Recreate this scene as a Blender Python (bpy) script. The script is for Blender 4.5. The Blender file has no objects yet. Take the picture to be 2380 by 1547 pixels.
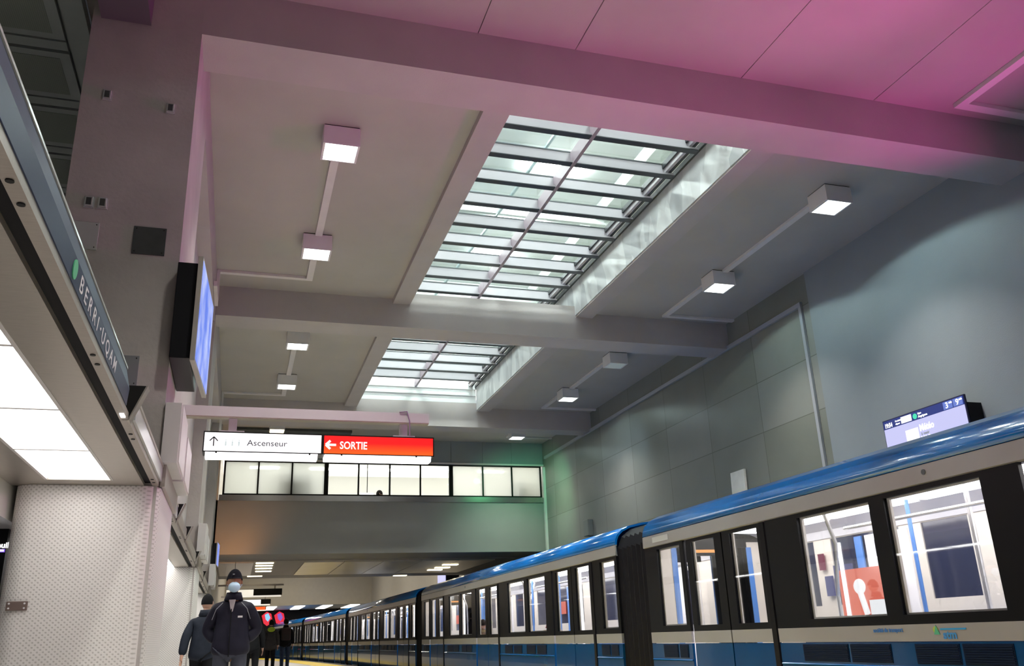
import bpy, bmesh, math, random
from mathutils import Vector, Matrix
random.seed(7)
PI = math.pi
S = bpy.context.scene
COL = S.collection

# ------------------------------------------------------------------ materials
def _nt(name):
    m = bpy.data.materials.new(name); m.use_nodes = True
    nt = m.node_tree; b = nt.nodes['Principled BSDF']
    return m, nt, b
def mat(name, col, rough=0.5, metal=0.0, var=0.0, scale=4.0, bump=0.0, bscale=60.0, coat=0.0, spec=None, stretch=None):
    m, nt, b = _nt(name)
    b.inputs['Base Color'].default_value = (*col, 1)
    b.inputs['Roughness'].default_value = rough
    b.inputs['Metallic'].default_value = metal
    if coat: b.inputs['Coat Weight'].default_value = coat
    if spec is not None: b.inputs['Specular IOR Level'].default_value = spec
    tc = nt.nodes.new('ShaderNodeTexCoord')
    mp = nt.nodes.new('ShaderNodeMapping')
    nt.links.new(tc.outputs['Object'], mp.inputs['Vector'])
    if stretch: mp.inputs['Scale'].default_value = stretch
    n = nt.nodes.new('ShaderNodeTexNoise'); n.inputs['Scale'].default_value = scale; n.inputs['Detail'].default_value = 5
    nt.links.new(mp.outputs['Vector'], n.inputs['Vector'])
    r = nt.nodes.new('ShaderNodeMapRange')
    r.inputs['From Min'].default_value = .3; r.inputs['From Max'].default_value = .7
    r.inputs['To Min'].default_value = 1 - var; r.inputs['To Max'].default_value = 1 + var
    nt.links.new(n.outputs['Fac'], r.inputs['Value'])
    mx = nt.nodes.new('ShaderNodeVectorMath'); mx.operation = 'SCALE'
    mx.inputs[0].default_value = col
    nt.links.new(r.outputs['Result'], mx.inputs['Scale'])
    nt.links.new(mx.outputs['Vector'], b.inputs['Base Color'])
    if bump:
        n2 = nt.nodes.new('ShaderNodeTexNoise'); n2.inputs['Scale'].default_value = bscale; n2.inputs['Detail'].default_value = 3
        nt.links.new(mp.outputs['Vector'], n2.inputs['Vector'])
        bp = nt.nodes.new('ShaderNodeBump'); bp.inputs['Strength'].default_value = bump; bp.inputs['Distance'].default_value = .01
        nt.links.new(n2.outputs['Fac'], bp.inputs['Height']); nt.links.new(bp.outputs['Normal'], b.inputs['Normal'])
    return m
def emis(name, col, strength, base=None):
    if base is None: base = (.8, .8, .8) if min(col) > .6 else (.03, .03, .03)
    m, nt, b = _nt(name)
    b.inputs['Base Color'].default_value = (*base, 1)
    b.inputs['Emission Color'].default_value = (*col, 1)
    b.inputs['Emission Strength'].default_value = strength
    b.inputs['Roughness'].default_value = .4
    return m
def glass(name, tint=(1, 1, 1), refl=.12, rough=.02, frost=None):
    m = bpy.data.materials.new(name); m.use_nodes = True
    nt = m.node_tree; nt.nodes.clear()
    o = nt.nodes.new('ShaderNodeOutputMaterial')
    t = nt.nodes.new('ShaderNodeBsdfTransparent'); t.inputs['Color'].default_value = (*tint, 1)
    g = nt.nodes.new('ShaderNodeBsdfGlossy'); g.inputs['Roughness'].default_value = rough
    mx = nt.nodes.new('ShaderNodeMixShader')
    fr = nt.nodes.new('ShaderNodeFresnel'); fr.inputs['IOR'].default_value = 1.45
    mu = nt.nodes.new('ShaderNodeMath'); mu.operation = 'MULTIPLY'; mu.inputs[1].default_value = refl * 8
    mu.use_clamp = True
    nt.links.new(fr.outputs[0], mu.inputs[0]); nt.links.new(mu.outputs[0], mx.inputs[0])
    nt.links.new(t.outputs[0], mx.inputs[1]); nt.links.new(g.outputs[0], mx.inputs[2])
    last = mx
    if frost:
        d = nt.nodes.new('ShaderNodeBsdfTranslucent'); d.inputs['Color'].default_value = (*frost[0], 1)
        m2 = nt.nodes.new('ShaderNodeMixShader'); m2.inputs[0].default_value = frost[1]
        nt.links.new(mx.outputs[0], m2.inputs[1]); nt.links.new(d.outputs[0], m2.inputs[2]); last = m2
    nt.links.new(last.outputs[0], o.inputs['Surface'])
    return m

M = {}
M['concrete'] = mat('painted_concrete', (.46, .42, .41), .65, var=.05, scale=1.6, bump=.15)
M['column'] = mat('column_concrete', (.47, .43, .41), .75, var=.10, scale=2.2, bump=.35, bscale=25)
M['slab'] = mat('ceiling_slab', (.43, .40, .37), .6, var=.05, scale=1.1, bump=.1)
M['grey_wall'] = mat('grey_painted_wall', (.26, .29, .31), .55, var=.05, scale=1.2, bump=.1)
M['bridge'] = mat('bridge_render', (.29, .28, .275), .6, var=.03, scale=2, bump=.05)
M['dark_gap'] = mat('dark_gap', (.012, .012, .013), .7, spec=.12)
M['white_paint'] = mat('white_painted_metal', (.80, .78, .78), .45, var=.02)
M['conduit'] = mat('conduit_paint', (.74, .70, .69), .5, var=.03)
M['steel'] = mat('brushed_steel', (.50, .46, .41), .36, .8, var=.05, scale=14, stretch=(1, 6, 1), bump=.02)
M['steel_dull'] = mat('dull_steel', (.40, .36, .32), .45, .7, var=.05, scale=20, stretch=(1, 8, 1))
M['mirror'] = mat('polished_plate', (.66, .68, .66), .25, .45, var=.04, scale=5)
M['dark_plate'] = mat('dark_plate', (.07, .08, .075), .35, .3, var=.15, scale=8)
M['bracket'] = mat('bracket_black', (.025, .024, .024), .4, .3, spec=.12)
M['lavender_metal'] = mat('arm_paint', (.52, .49, .50), .5, var=.03)
M['navy'] = mat('navy_enamel', (.022, .036, .085), .42, .0, var=.06, scale=1.5, spec=.25)
M['black'] = mat('black_casing', (.012, .012, .014), .35, spec=.12)
M['pale_box'] = mat('pale_enclosure', (.66, .63, .62), .45, var=.03)
M['letter_pink'] = mat('letter_white', (.85, .78, .84), .4)
M['green_dot'] = mat('green_dot', (.10, .50, .25), .4)
M['aisle'] = mat('aisle_ceiling_metal', (.52, .57, .56), .4, .4, var=.04, scale=3)
M['well'] = mat('skylight_well_white', (.80, .82, .82), .5, var=.03, scale=2)
M['frame_dark'] = mat('skylight_dark_frame', (.05, .055, .06), .4, .3)
M['frame_pale'] = mat('skylight_bar_paint', (.42, .40, .43), .4, .0, var=.02)
M['lobby'] = mat('lobby_white', (.86, .88, .88), .6, var=.03)
M['window_black'] = mat('window_frame_black', (.015, .015, .014), .35, .2, spec=.12)
M['cream'] = mat('cream_wall', (.62, .58, .50), .55, var=.03)
M['floor'] = mat('terrazzo', (.62, .58, .55), .28, var=.06, scale=30)
M['yellow'] = mat('tactile_yellow', (.85, .62, .02), .5, var=.05, scale=20)
M['edge_dark'] = mat('platform_edge', (.10, .10, .10), .7)
M['ballast'] = mat('track_bed', (.05, .05, .05), .9, var=.3, scale=8)
M['rail'] = mat('rail_steel', (.25, .23, .22), .35, .9)
M['tr_blue'] = mat('train_blue', (.002, .15, .52), .14, .0, var=.02, coat=.5)
M['tr_blue_low'] = mat('train_blue_lower', (.002, .065, .22), .2, .0, var=.03, coat=.3)
M['tr_grey'] = mat('train_silver', (.40, .385, .395), .35, .2, var=.02)
M['tr_black'] = mat('train_window_band', (.009, .009, .011), .28, 0, spec=.16)
M['tr_roof'] = mat('train_roof_grey', (.12, .13, .15), .5)
M['rubber'] = mat('bellows_rubber', (.010, .009, .012), .5, spec=.12)
M['grille'] = mat('vent_grille', (.006, .016, .05), .4, spec=.1)
M['tr_cream'] = mat('train_interior_cream', (.72, .66, .58), .45, var=.02)
M['tr_white'] = mat('train_interior_white', (.85, .83, .84), .4)
M['tr_floor'] = mat('train_floor', (.25, .26, .28), .5)
M['pole_blue'] = mat('blue_pole', (.10, .25, .62), .3)
M['pole_steel'] = mat('grab_rail_steel', (.8, .78, .76), .25, .6)
M['seat_blue'] = mat('seat_blue', (.08, .16, .42), .5)
M['dark_glass'] = mat('dark_glass', (.03, .035, .07), .08, 0)
M['tr_glass'] = glass('train_glass', (.95, .96, .97), .05)
M['sky_glass'] = glass('skylight_glass', (.90, .97, .96), .06)
M['clear_glass'] = glass('bridge_glass', (.97, .98, .96), .05)
M['frosted'] = glass('frosted_glass', (.9, .92, .9), .05, frost=((.95, .97, .94), .75))
M['skin_dark'] = mat('skin_brown', (.32, .15, .08), .5)
M['skin'] = mat('skin_light', (.62, .36, .26), .5)
M['navy_coat'] = mat('navy_jacket', (.020, .019, .032), .6, var=.12, scale=12, bump=.4, bscale=12, spec=.12)
M['slate_coat'] = mat('slate_jacket', (.022, .027, .040), .65, var=.15, scale=12, bump=.3, bscale=12, spec=.12)
M['grey_coat'] = mat('grey_coat', (.05, .047, .05), .8, var=.1, scale=10, spec=.12)
M['black_cloth'] = mat('black_cloth', (.012, .012, .014), .8, var=.1, scale=10, spec=.12)
M['jeans'] = mat('blue_jeans', (.035, .05, .09), .8, var=.15, scale=20, spec=.12)
M['trousers'] = mat('slate_trousers', (.07, .075, .10), .8, var=.1, scale=10, spec=.12)
M['mask'] = mat('surgical_mask', (.50, .68, .84), .7, var=.03)
M['lime'] = mat('lime_hood', (.45, .62, .04), .7)
M['knit'] = mat('black_knit', (.012, .012, .018), .9, bump=.5, bscale=80, spec=.12)
M['hair_dark'] = mat('dark_hair', (.015, .010, .008), .7, spec=.12)
M['shirt'] = mat('pale_shirt', (.45, .40, .42), .8)
M['red_cloth'] = mat('red_scarf', (.55, .03, .05), .7)
M['khaki'] = mat('khaki_coat', (.22, .16, .09), .8, spec=.12)
M['royal'] = mat('royal_blue_jacket', (.02, .12, .55), .5)
M['shoe'] = mat('shoe_black', (.02, .02, .02), .4, spec=.12)
M['piping'] = mat('silver_piping', (.35, .36, .40), .5)
E_ = {}
E_['lens'] = emis('lamp_diffuser', (.97, 1.0, .96), 7)
E_['lens_off'] = emis('lamp_diffuser_dim', (.75, .85, .8), .12, (.55, .62, .6))
E_['warm'] = emis('warm_lamp', (1, .86, .55), 4.5)
E_['panel'] = emis('canopy_light_panel', (1, .985, .95), 4.6)
E_['sign_white'] = emis('sign_white_face', (1, 1, 1), 1.15)
E_['sign_under'] = emis('sign_under_diffuser', (1, .98, 1), 2.2)
E_['sign_dim'] = emis('distant_sign_face', (1, .93, .80), .75)
E_['sign_black'] = mat('sign_glyph_dark', (.03, .03, .04), .5)
E_['sign_faint'] = emis('sign_faint_glyph', (.55, .66, .66), .9, (.2, .2, .2))
E_['sign_grey'] = emis('sign_grey_glyph', (.10, .10, .13), .5, (.05, .05, .05))
E_['tube'] = emis('lobby_tube', (1, 1, .97), 210)
E_['tube2'] = emis('corridor_tube', (1, 1, .93), 22)
E_['train_strip'] = emis('train_light_strip', (1, .96, .93), 9)
E_['pole_glint'] = emis('pole_painted_glint', (1, .99, 1), 1.6)  # lamp reflection painted onto a pole as glow
E_['screen_navy'] = emis('screen_navy', (.004, .02, .20), 1)
E_['screen_lilac'] = emis('screen_lilac', (.60, .60, .95), .95, (.05, .05, .05))
E_['screen_tile'] = emis('screen_tile', (.13, .20, .62), 1)
E_['screen_white'] = emis('screen_white', (1, 1, 1), 1.2, (.1, .1, .1))
E_['screen_green'] = emis('screen_green', (.05, .75, .45), 1)
E_['orange_ad'] = emis('orange_advert', (1, .16, .08), 1.0)  # adverts and posters here carry a glow of their own
E_['pink_ad'] = emis('pink_advert', (.55, .02, .15), .5)
E_['blue_ad'] = emis('blue_advert', (.05, .06, .45), .5)
E_['art_red'] = emis('glass_red', (.9, .01, .04), .9)
E_['art_blue'] = emis('glass_blue', (.25, .6, 1), 1.1)
E_['art_violet'] = emis('glass_violet', (.35, .15, .8), .7)
E_['purple_text'] = emis('purple_glow', (.25, .12, .85), 1.0)
E_['amber'] = emis('amber_led', (1, .35, .03), 1.5)
E_['lowlit'] = emis('low_ceiling_lamp', (1, .98, .92), 4)
E_['orange_sign'] = emis('orange_sign', (1, .10, .01), 1.2)

# red sign face: colour ramps from orange at the bottom to red above
def red_face():
    m, nt, b = _nt('sign_red_face')
    tc = nt.nodes.new('ShaderNodeTexCoord'); sp = nt.nodes.new('ShaderNodeSeparateXYZ')
    nt.links.new(tc.outputs['Generated'], sp.inputs[0])
    cr = nt.nodes.new('ShaderNodeValToRGB'); e = cr.color_ramp.elements
    e[0].position = 0; e[0].color = (1, .13, .003, 1); e[1].position = 1; e[1].color = (1, .0, .0, 1)
    x = e.new(.45); x.color = (1, .035, .0, 1)
    x = e.new(.62); x.color = (1, .0, .0, 1)
    nt.links.new(sp.outputs['Z'], cr.inputs[0])
    nt.links.new(cr.outputs[0], b.inputs['Emission Color']); b.inputs['Emission Strength'].default_value = 1.0
    b.inputs['Base Color'].default_value = (.5, .01, .01, 1)
    return m
E_['sign_red'] = red_face()

def screen_sky():
    m, nt, b = _nt('screen_picture')
    tc = nt.nodes.new('ShaderNodeTexCoord')
    n = nt.nodes.new('ShaderNodeTexNoise'); n.inputs['Scale'].default_value = 3.2; n.inputs['Detail'].default_value = 6
    nt.links.new(tc.outputs['Generated'], n.inputs['Vector'])
    cr = nt.nodes.new('ShaderNodeValToRGB'); e = cr.color_ramp.elements
    e[0].position = .35; e[0].color = (.10, .20, .85, 1); e[1].position = .68; e[1].color = (.55, .62, .98, 1)
    nt.links.new(n.outputs['Fac'], cr.inputs[0]); nt.links.new(cr.outputs[0], b.inputs['Emission Color'])
    b.inputs['Emission Strength'].default_value = .95; b.inputs['Base Color'].default_value = (0, 0, 0, 1)
    return m
E_['screen_sky'] = screen_sky()

def perforated():
    # diamond-perforated silver cladding
    m, nt, b = _nt('perforated_cladding')
    tc = nt.nodes.new('ShaderNodeTexCoord'); sp = nt.nodes.new('ShaderNodeSeparateXYZ')
    nt.links.new(tc.outputs['Object'], sp.inputs[0])
    def mth(op, a, c=None, v=None):
        k = nt.nodes.new('ShaderNodeMath'); k.operation = op
        for i, q in enumerate((a, c)):
            if q is None: continue
            if isinstance(q, (int, float)): k.inputs[i].default_value = q
            else: nt.links.new(q, k.inputs[i])
        return k.outputs[0]
    u = mth('SUBTRACT', sp.outputs['X'], sp.outputs['Y'])
    v = sp.outputs['Z']
    a = mth('SINE', mth('MULTIPLY', u, 2 * PI / .036)); c = mth('SINE', mth('MULTIPLY', v, 2 * PI / .031))
    p = mth('MULTIPLY', a, c)
    r = nt.nodes.new('ShaderNodeMapRange'); r.inputs['From Min'].default_value = .15; r.inputs['From Max'].default_value = .7
    nt.links.new(p, r.inputs['Value'])
    mx = nt.nodes.new('ShaderNodeMix'); mx.data_type = 'RGBA'
    mx.inputs[6].default_value = (.86, .82, .79, 1); mx.inputs[7].default_value = (.60, .56, .53, 1)
    nt.links.new(r.outputs[0], mx.inputs[0]); nt.links.new(mx.outputs[2], b.inputs['Base Color'])
    b.inputs['Metallic'].default_value = .05; b.inputs['Roughness'].default_value = .5
    bp = nt.nodes.new('ShaderNodeBump'); bp.inputs['Strength'].default_value = .35; bp.inputs['Distance'].default_value = .004; bp.invert = True
    nt.links.new(r.outputs[0], bp.inputs['Height']); nt.links.new(bp.outputs['Normal'], b.inputs['Normal'])
    return m
M['perf'] = perforated()

def perf_dark():
    m, nt, b = _nt('perforated_ceiling_tile')
    tc = nt.nodes.new('ShaderNodeTexCoord')
    v = nt.nodes.new('ShaderNodeTexVoronoi'); v.inputs['Scale'].default_value = 55; v.inputs['Randomness'].default_value = 0
    nt.links.new(tc.outputs['Object'], v.inputs['Vector'])
    cr = nt.nodes.new('ShaderNodeValToRGB'); e = cr.color_ramp.elements
    e[0].position = .2; e[0].color = (.2, .235, .2, 1); e[1].position = .45; e[1].color = (.36, .41, .36, 1)
    nt.links.new(v.outputs['Distance'], cr.inputs[0]); nt.links.new(cr.outputs[0], b.inputs['Base Color'])
    b.inputs['Roughness'].default_value = .5
    return m
M['perf_dark'] = perf_dark()

def wall_panels():
    m, nt, b = _nt('concrete_wall_panels')
    tc = nt.nodes.new('ShaderNodeTexCoord'); sp = nt.nodes.new('ShaderNodeSeparateXYZ'); cb = nt.nodes.new('ShaderNodeCombineXYZ')
    nt.links.new(tc.outputs['Object'], sp.inputs[0])
    nt.links.new(sp.outputs['Y'], cb.inputs['X']); nt.links.new(sp.outputs['Z'], cb.inputs['Y'])
    mp = nt.nodes.new('ShaderNodeMapping'); mp.inputs['Location'].default_value = (-11.45 + 1.85 * 10, -3.33 + .92 * 10, 0)
    nt.links.new(cb.outputs[0], mp.inputs[0])
    br = nt.nodes.new('ShaderNodeTexBrick'); br.offset = 0; br.inputs['Scale'].default_value = 1
    br.inputs['Brick Width'].default_value = 1.85; br.inputs['Row Height'].default_value = .92
    br.inputs['Mortar Size'].default_value = .008; br.inputs['Bias'].default_value = 0
    br.inputs['Color1'].default_value = (.19, .20, .17, 1); br.inputs['Color2'].default_value = (.26, .265, .245, 1)
    br.inputs['Mortar'].default_value = (.12, .12, .10, 1)
    nt.links.new(mp.outputs[0], br.inputs['Vector'])
    n = nt.nodes.new('ShaderNodeTexNoise'); n.inputs['Scale'].default_value = 1.3; n.inputs['Detail'].default_value = 6
    nt.links.new(tc.outputs['Object'], n.inputs['Vector'])
    r = nt.nodes.new('ShaderNodeMapRange'); r.inputs['To Min'].default_value = .85; r.inputs['To Max'].default_value = 1.15
    nt.links.new(n.outputs['Fac'], r.inputs[0])
    s = nt.nodes.new('ShaderNodeVectorMath'); s.operation = 'SCALE'
    nt.links.new(br.outputs['Color'], s.inputs[0]); nt.links.new(r.outputs[0], s.inputs['Scale'])
    nt.links.new(s.outputs[0], b.inputs['Base Color']); b.inputs['Roughness'].default_value = .42
    return m
M['panels'] = wall_panels()

def marbled():
    m, nt, b = _nt('well_marbled_lining')
    tc = nt.nodes.new('ShaderNodeTexCoord'); mp = nt.nodes.new('ShaderNodeMapping')
    mp.inputs['Scale'].default_value = (1, 2.3, .75); mp.inputs['Rotation'].default_value = (.35, 0, 0)
    nt.links.new(tc.outputs['Object'], mp.inputs[0])
    v = nt.nodes.new('ShaderNodeTexVoronoi'); v.feature = 'F1'; v.inputs['Scale'].default_value = 1.7
    nt.links.new(mp.outputs[0], v.inputs['Vector'])
    cr = nt.nodes.new('ShaderNodeValToRGB'); e = cr.color_ramp.elements
    e[0].position = .1; e[0].color = (.66, .68, .69, 1); e[1].position = .9; e[1].color = (.42, .44, .46, 1)
    sp = nt.nodes.new('ShaderNodeSeparateColor'); nt.links.new(v.outputs['Color'], sp.inputs[0])
    nt.links.new(sp.outputs[0], cr.inputs[0]); nt.links.new(cr.outputs[0], b.inputs['Base Color'])
    b.inputs['Roughness'].default_value = .35
    return m
M['marble'] = marbled()

# ------------------------------------------------------------------ helpers
def bm_new(): return bmesh.new()
def box(bm, x0, x1, y0, y1, z0, z1, bev=0, mi=0):
    vs = [bm.verts.new(p) for p in ((x0, y0, z0), (x1, y0, z0), (x1, y1, z0), (x0, y1, z0), (x0, y0, z1), (x1, y0, z1), (x1, y1, z1), (x0, y1, z1))]
    fs = []
    for q in ((0, 3, 2, 1), (4, 5, 6, 7), (0, 1, 5, 4), (1, 2, 6, 5), (2, 3, 7, 6), (3, 0, 4, 7)):
        f = bm.faces.new([vs[i] for i in q]); f.material_index = mi; fs.append(f)
    if bev:
        es = list({e for f in fs for e in f.edges})
        bmesh.ops.bevel(bm, geom=es, offset=bev, segments=2, affect='EDGES', profile=.5)
    return bm
def prism(bm, pts, axis, a, b, mi=0, caps=True, smooth=False):
    """pts 2-D; axis 'x' -> (y,z), 'y' -> (x,z), 'z' -> (x,y)"""
    def P(p, t):
        return {'x': (t, p[0], p[1]), 'y': (p[0], t, p[1]), 'z': (p[0], p[1], t)}[axis]
    A = [bm.verts.new(P(p, a)) for p in pts]; B = [bm.verts.new(P(p, b)) for p in pts]
    n = len(pts)
    for i in range(n):
        f = bm.faces.new((A[i], A[(i + 1) % n], B[(i + 1) % n], B[i])); f.material_index = mi; f.smooth = smooth
    if caps:
        for L in (A[::-1], B):
            f = bm.faces.new(L); f.material_index = mi
    bmesh.ops.recalc_face_normals(bm, faces=bm.faces[:])
    return bm
def sheet(bm, pts, axis, a, b, th, mi=0):
    """an open profile swept along an axis, with thickness"""
    n = len(pts); inner = []
    for i in range(n):
        p0 = Vector(pts[max(i - 1, 0)]); p1 = Vector(pts[min(i + 1, n - 1)])
        d = (p1 - p0).normalized(); nr = Vector((-d.y, d.x))
        inner.append(tuple(Vector(pts[i]) - nr * th))
    return prism(bm, list(pts) + inner[::-1], axis, a, b, mi)
def tube(bm, p0, p1, r, seg=12, r1=None):
    p0 = Vector(p0); p1 = Vector(p1); d = p1 - p0
    m = Matrix.Translation((p0 + p1) / 2) @ d.to_track_quat('Z', 'Y').to_matrix().to_4x4()
    bmesh.ops.create_cone(bm, cap_ends=True, segments=seg, radius1=r, radius2=r if r1 is None else r1, depth=d.length, matrix=m)
    return bm
def polytube(bm, pts, r, seg=10):
    for a, b in zip(pts[:-1], pts[1:]): tube(bm, a, b, r, seg)
    for p in pts[1:-1]: bmesh.ops.create_icosphere(bm, subdivisions=2, radius=r, matrix=Matrix.Translation(p))
    return bm
def ball(bm, c, rx, ry, rz, seg=20):
    bmesh.ops.create_uvsphere(bm, u_segments=seg, v_segments=max(8, seg // 2), radius=1, matrix=Matrix.Translation(c) @ Matrix.Diagonal((rx, ry, rz, 1)))
    return bm
def link(o, parent=None):
    COL.objects.link(o)
    if parent: o.parent = parent
    return o
def obj(name, bm, m, parent=None, smooth=False, loc=None, rz=0.0):
    me = bpy.data.meshes.new(name)
    bmesh.ops.recalc_face_normals(bm, faces=bm.faces[:])
    if smooth:
        for f in bm.faces: f.smooth = True
    bm.to_mesh(me); bm.free()
    for k in (m if isinstance(m, (list, tuple)) else [m]): me.materials.append(k)
    o = bpy.data.objects.new(name, me)
    if loc: o.location = loc
    o.rotation_euler.z = rz
    return link(o, parent)
def B(name, m, parent, *a, bev=0):
    return obj(name, box(bm_new(), *a, bev=bev), m, parent)
def thing(name, label, cat, loc=(0, 0, 0), rz=0, group=None):
    o = bpy.data.objects.new(name, None); o.empty_display_size = .1; COL.objects.link(o)
    o.location = loc; o.rotation_euler.z = rz
    return tag(o, label, cat, group)
def tag(o, label, cat, group=None, kind=None):
    o['label'] = label; o['category'] = cat
    if group: o['group'] = group
    if kind: o['kind'] = kind
    return o
def struct(name, bm, m, label, cat='wall', **k):
    o = obj(name, bm, m, **k); o['kind'] = 'structure'; o['label'] = label; o['category'] = cat
    return o
def dup(o, loc=None, parent=None, **props):
    c = o.copy(); COL.objects.link(c)
    if parent: c.parent = parent
    for ch in o.children: dup(ch, None, c)
    if loc is not None: c.location = loc
    for k, v in props.items(): c[k] = v
    return c
def text_bm(s, size, th=.004, bold=0.0, sx=1.0, space=1.0):
    cu = bpy.data.curves.new('txt', 'FONT'); cu.body = s; cu.size = size; cu.extrude = th; cu.offset = bold; cu.space_character = space
    cu.align_x = 'LEFT'; cu.resolution_u = 3
    o = bpy.data.objects.new('txt', cu); COL.objects.link(o)
    dg = bpy.context.evaluated_depsgraph_get(); dg.update()
    me = bpy.data.meshes.new_from_object(o.evaluated_get(dg))
    bm = bm_new(); bm.from_mesh(me)
    bpy.data.objects.remove(o); bpy.data.curves.remove(cu); bpy.data.meshes.remove(me)
    if sx != 1: bmesh.ops.scale(bm, vec=(sx, 1, 1), verts=bm.verts)
    return bm
def place(bm, right, up, origin):
    """map local x->right, y->up, z->normal"""
    r = Vector(right); u = Vector(up); n = r.cross(u)
    mtx = Matrix((r, u, n)).transposed().to_4x4(); mtx.translation = Vector(origin)
    bmesh.ops.transform(bm, matrix=mtx, verts=bm.verts)
    return bm
def add_light(name, kind, loc, energy, color, size=.2, target=None, label='', angle=None, blend=.3, spread=None, sy=None):
    d = bpy.data.lights.new(name, kind); d.energy = energy; d.color = color
    if kind == 'AREA':
        d.size = size
        if sy: d.shape = 'RECTANGLE'; d.size_y = sy
        if spread: d.spread = spread
    else: d.shadow_soft_size = size
    if kind == 'SPOT': d.spot_size = angle; d.spot_blend = blend
    o = bpy.data.objects.new(name, d); COL.objects.link(o); o.location = loc
    if target: o.rotation_euler = (Vector(target) - Vector(loc)).to_track_quat('-Z', 'Y').to_euler()
    return o

ZC, ZB = 6.62, 6.1
XL, XR = -.6, 9.0

# ================================================================== SETTING
# floor
def edge_x(y): return 4.95 - (max(0, y - 26) ** 2) / 800
def strip_floor(x0f, x1f, z0, z1, ya=-8, yb=104, n=36):
    bm = bm_new(); prev = None
    for i in range(n + 1):
        y = ya + (yb - ya) * i / n
        ring = [bm.verts.new(p) for p in ((x0f(y), y, z0), (x1f(y), y, z0), (x1f(y), y, z1), (x0f(y), y, z1))]
        if prev:
            for k in range(4): bm.faces.new((prev[k], prev[(k + 1) % 4], ring[(k + 1) % 4], ring[k]))
        else: bm.faces.new(ring)
        prev = ring
    bm.faces.new(prev[::-1]); return bm
struct('floor', strip_floor(lambda y: -7, lambda y: edge_x(y), -.3, 0), M['floor'], 'pale terrazzo platform floor beside the blue metro train', 'floor')
struct('trim_1', strip_floor(lambda y: edge_x(y) - 1.25, lambda y: edge_x(y) - .32, 0, .006), M['yellow'], 'yellow tactile strip along the platform edge', 'floor')
struct('trim_2', strip_floor(lambda y: edge_x(y) - .32, lambda y: edge_x(y), 0, .004), M['edge_dark'], 'dark safety band at the platform edge', 'floor')
struct('floor_trackbed', box(bm_new(), 3.4, 9.0, -8, 104, -1.5, -1.25), M['ballast'], 'dark track bed under the blue metro train', 'floor')
for i, dx in enumerate((.55, 1.55)):
    struct('trim_%d' % (3 + i), strip_floor(lambda y, dx=dx: edge_x(y) + .25 + dx, lambda y, dx=dx: edge_x(y) + .33 + dx, -1.25, -1.1), M['rail'],
           ('running rail nearer the platform' , 'running rail nearer the far wall')[i], 'rail')

# right wall
struct('wall_right', box(bm_new(), XR, XR + .3, 11.45, 25.6, -1.25, ZC), M['panels'], 'greenish concrete panel wall across the tracks with square joints')
struct('wall_right_near', box(bm_new(), XR - .03, XR + .3, -8, 11.45, -1.25, ZC), M['grey_wall'], 'smooth blue-grey painted wall behind the arrivals screen')
struct('wall_right_far', box(bm_new(), XR, XR + .3, 25.6, 104, -1.25, 6.9), M['cream'], 'cream wall beyond the footbridge on the track side')
# left: upper band and recessed wall
struct('trim_5', box(bm_new(), XL - .35, XL - .006, 8.33, 25.35, 6.0, ZC), M['concrete'], 'concrete edge band along the top of the platform side wall', 'beam')
struct('wall_left', box(bm_new(), XL - .55, XL - .18, 8.3, 25.35, 2.32, 6.0), M['concrete'], 'recessed concrete wall above the platform canopy')
struct('wall_left_far', box(bm_new(), XL - .55, XL - .02, 25.35, 104, 2.32, 6.9), M['cream'], 'cream wall above the canopy beyond the footbridge')
struct('wall_left_aisle', box(bm_new(), -7.2, -7, -8, 104, -.3, 6.7), M['grey_wall'], 'dim side aisle wall far behind the canopy')
struct('wall_back', box(bm_new(), -7, 9.3, -8.3, -8, -1.5, 6.8), M['grey_wall'], 'wall behind the photographer at the platform end')
struct('wall_far', box(bm_new(), -7, 9.3, 104, 104.3, -1.5, 6.8), M['dark_gap'], 'dark tunnel end far down the platform')

# ceiling slabs
def seams(x0, x1, y0, y1, cuts, z0, z1, m, name, label):
    bm = bm_new(); xs = [x0] + cuts + [x1]
    for a, b in zip(xs[:-1], xs[1:]): box(bm, a + .005, b - .005, y0, y1, z0, z1)
    box(bm, x0, x1, y0, y1, z0 + .02, z1)
    return struct(name, bm, m, label, 'ceiling')
seams(-4.5, 9.3, -8, 6.83, [1.96, 3.0, 4.95, 6.69], ZC, ZC + .25, M['slab'], 'ceiling', 'ceiling slab with thin seams nearest the camera')
for i, (a, b) in enumerate(((7.36, 14.07), (14.66, 21.3))):
    struct('ceiling_bay_%d' % (2 * i + 1), box(bm_new(), -1.66, 2.33, a - .1, b + .1, ZC, ZC + .25), M['slab'],
           ('ceiling slab left of the nearer skylight', 'ceiling slab left of the farther skylight')[i], 'ceiling')
    struct('ceiling_bay_%d' % (2 * i + 2), box(bm_new(), 6.12, 9.3, a - .1, b + .1, ZC, ZC + .25), M['slab'],
           ('ceiling slab right of the nearer skylight', 'ceiling slab right of the farther skylight')[i], 'ceiling')
struct('ceiling_bay_5', box(bm_new(), -1.5, 9.3, 21.7, 25.6, ZC, ZC + .25), M['slab'], 'ceiling slab between the last beam and the footbridge', 'ceiling')
# cross beams
for i, (a, b) in enumerate(((6.83, 7.38), (14.07, 14.66), (21.3, 21.86))):
    bm = bm_new(); box(bm, XL - .002, XR + .1, a, b, ZB, ZC + .13)
    struct('trim_%d' % (6 + i), bm, M['concrete'], ('deep concrete cross beam nearest the camera', 'middle concrete cross beam between the two skylights',
           'farthest concrete cross beam before the footbridge')[i], 'beam')
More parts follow.
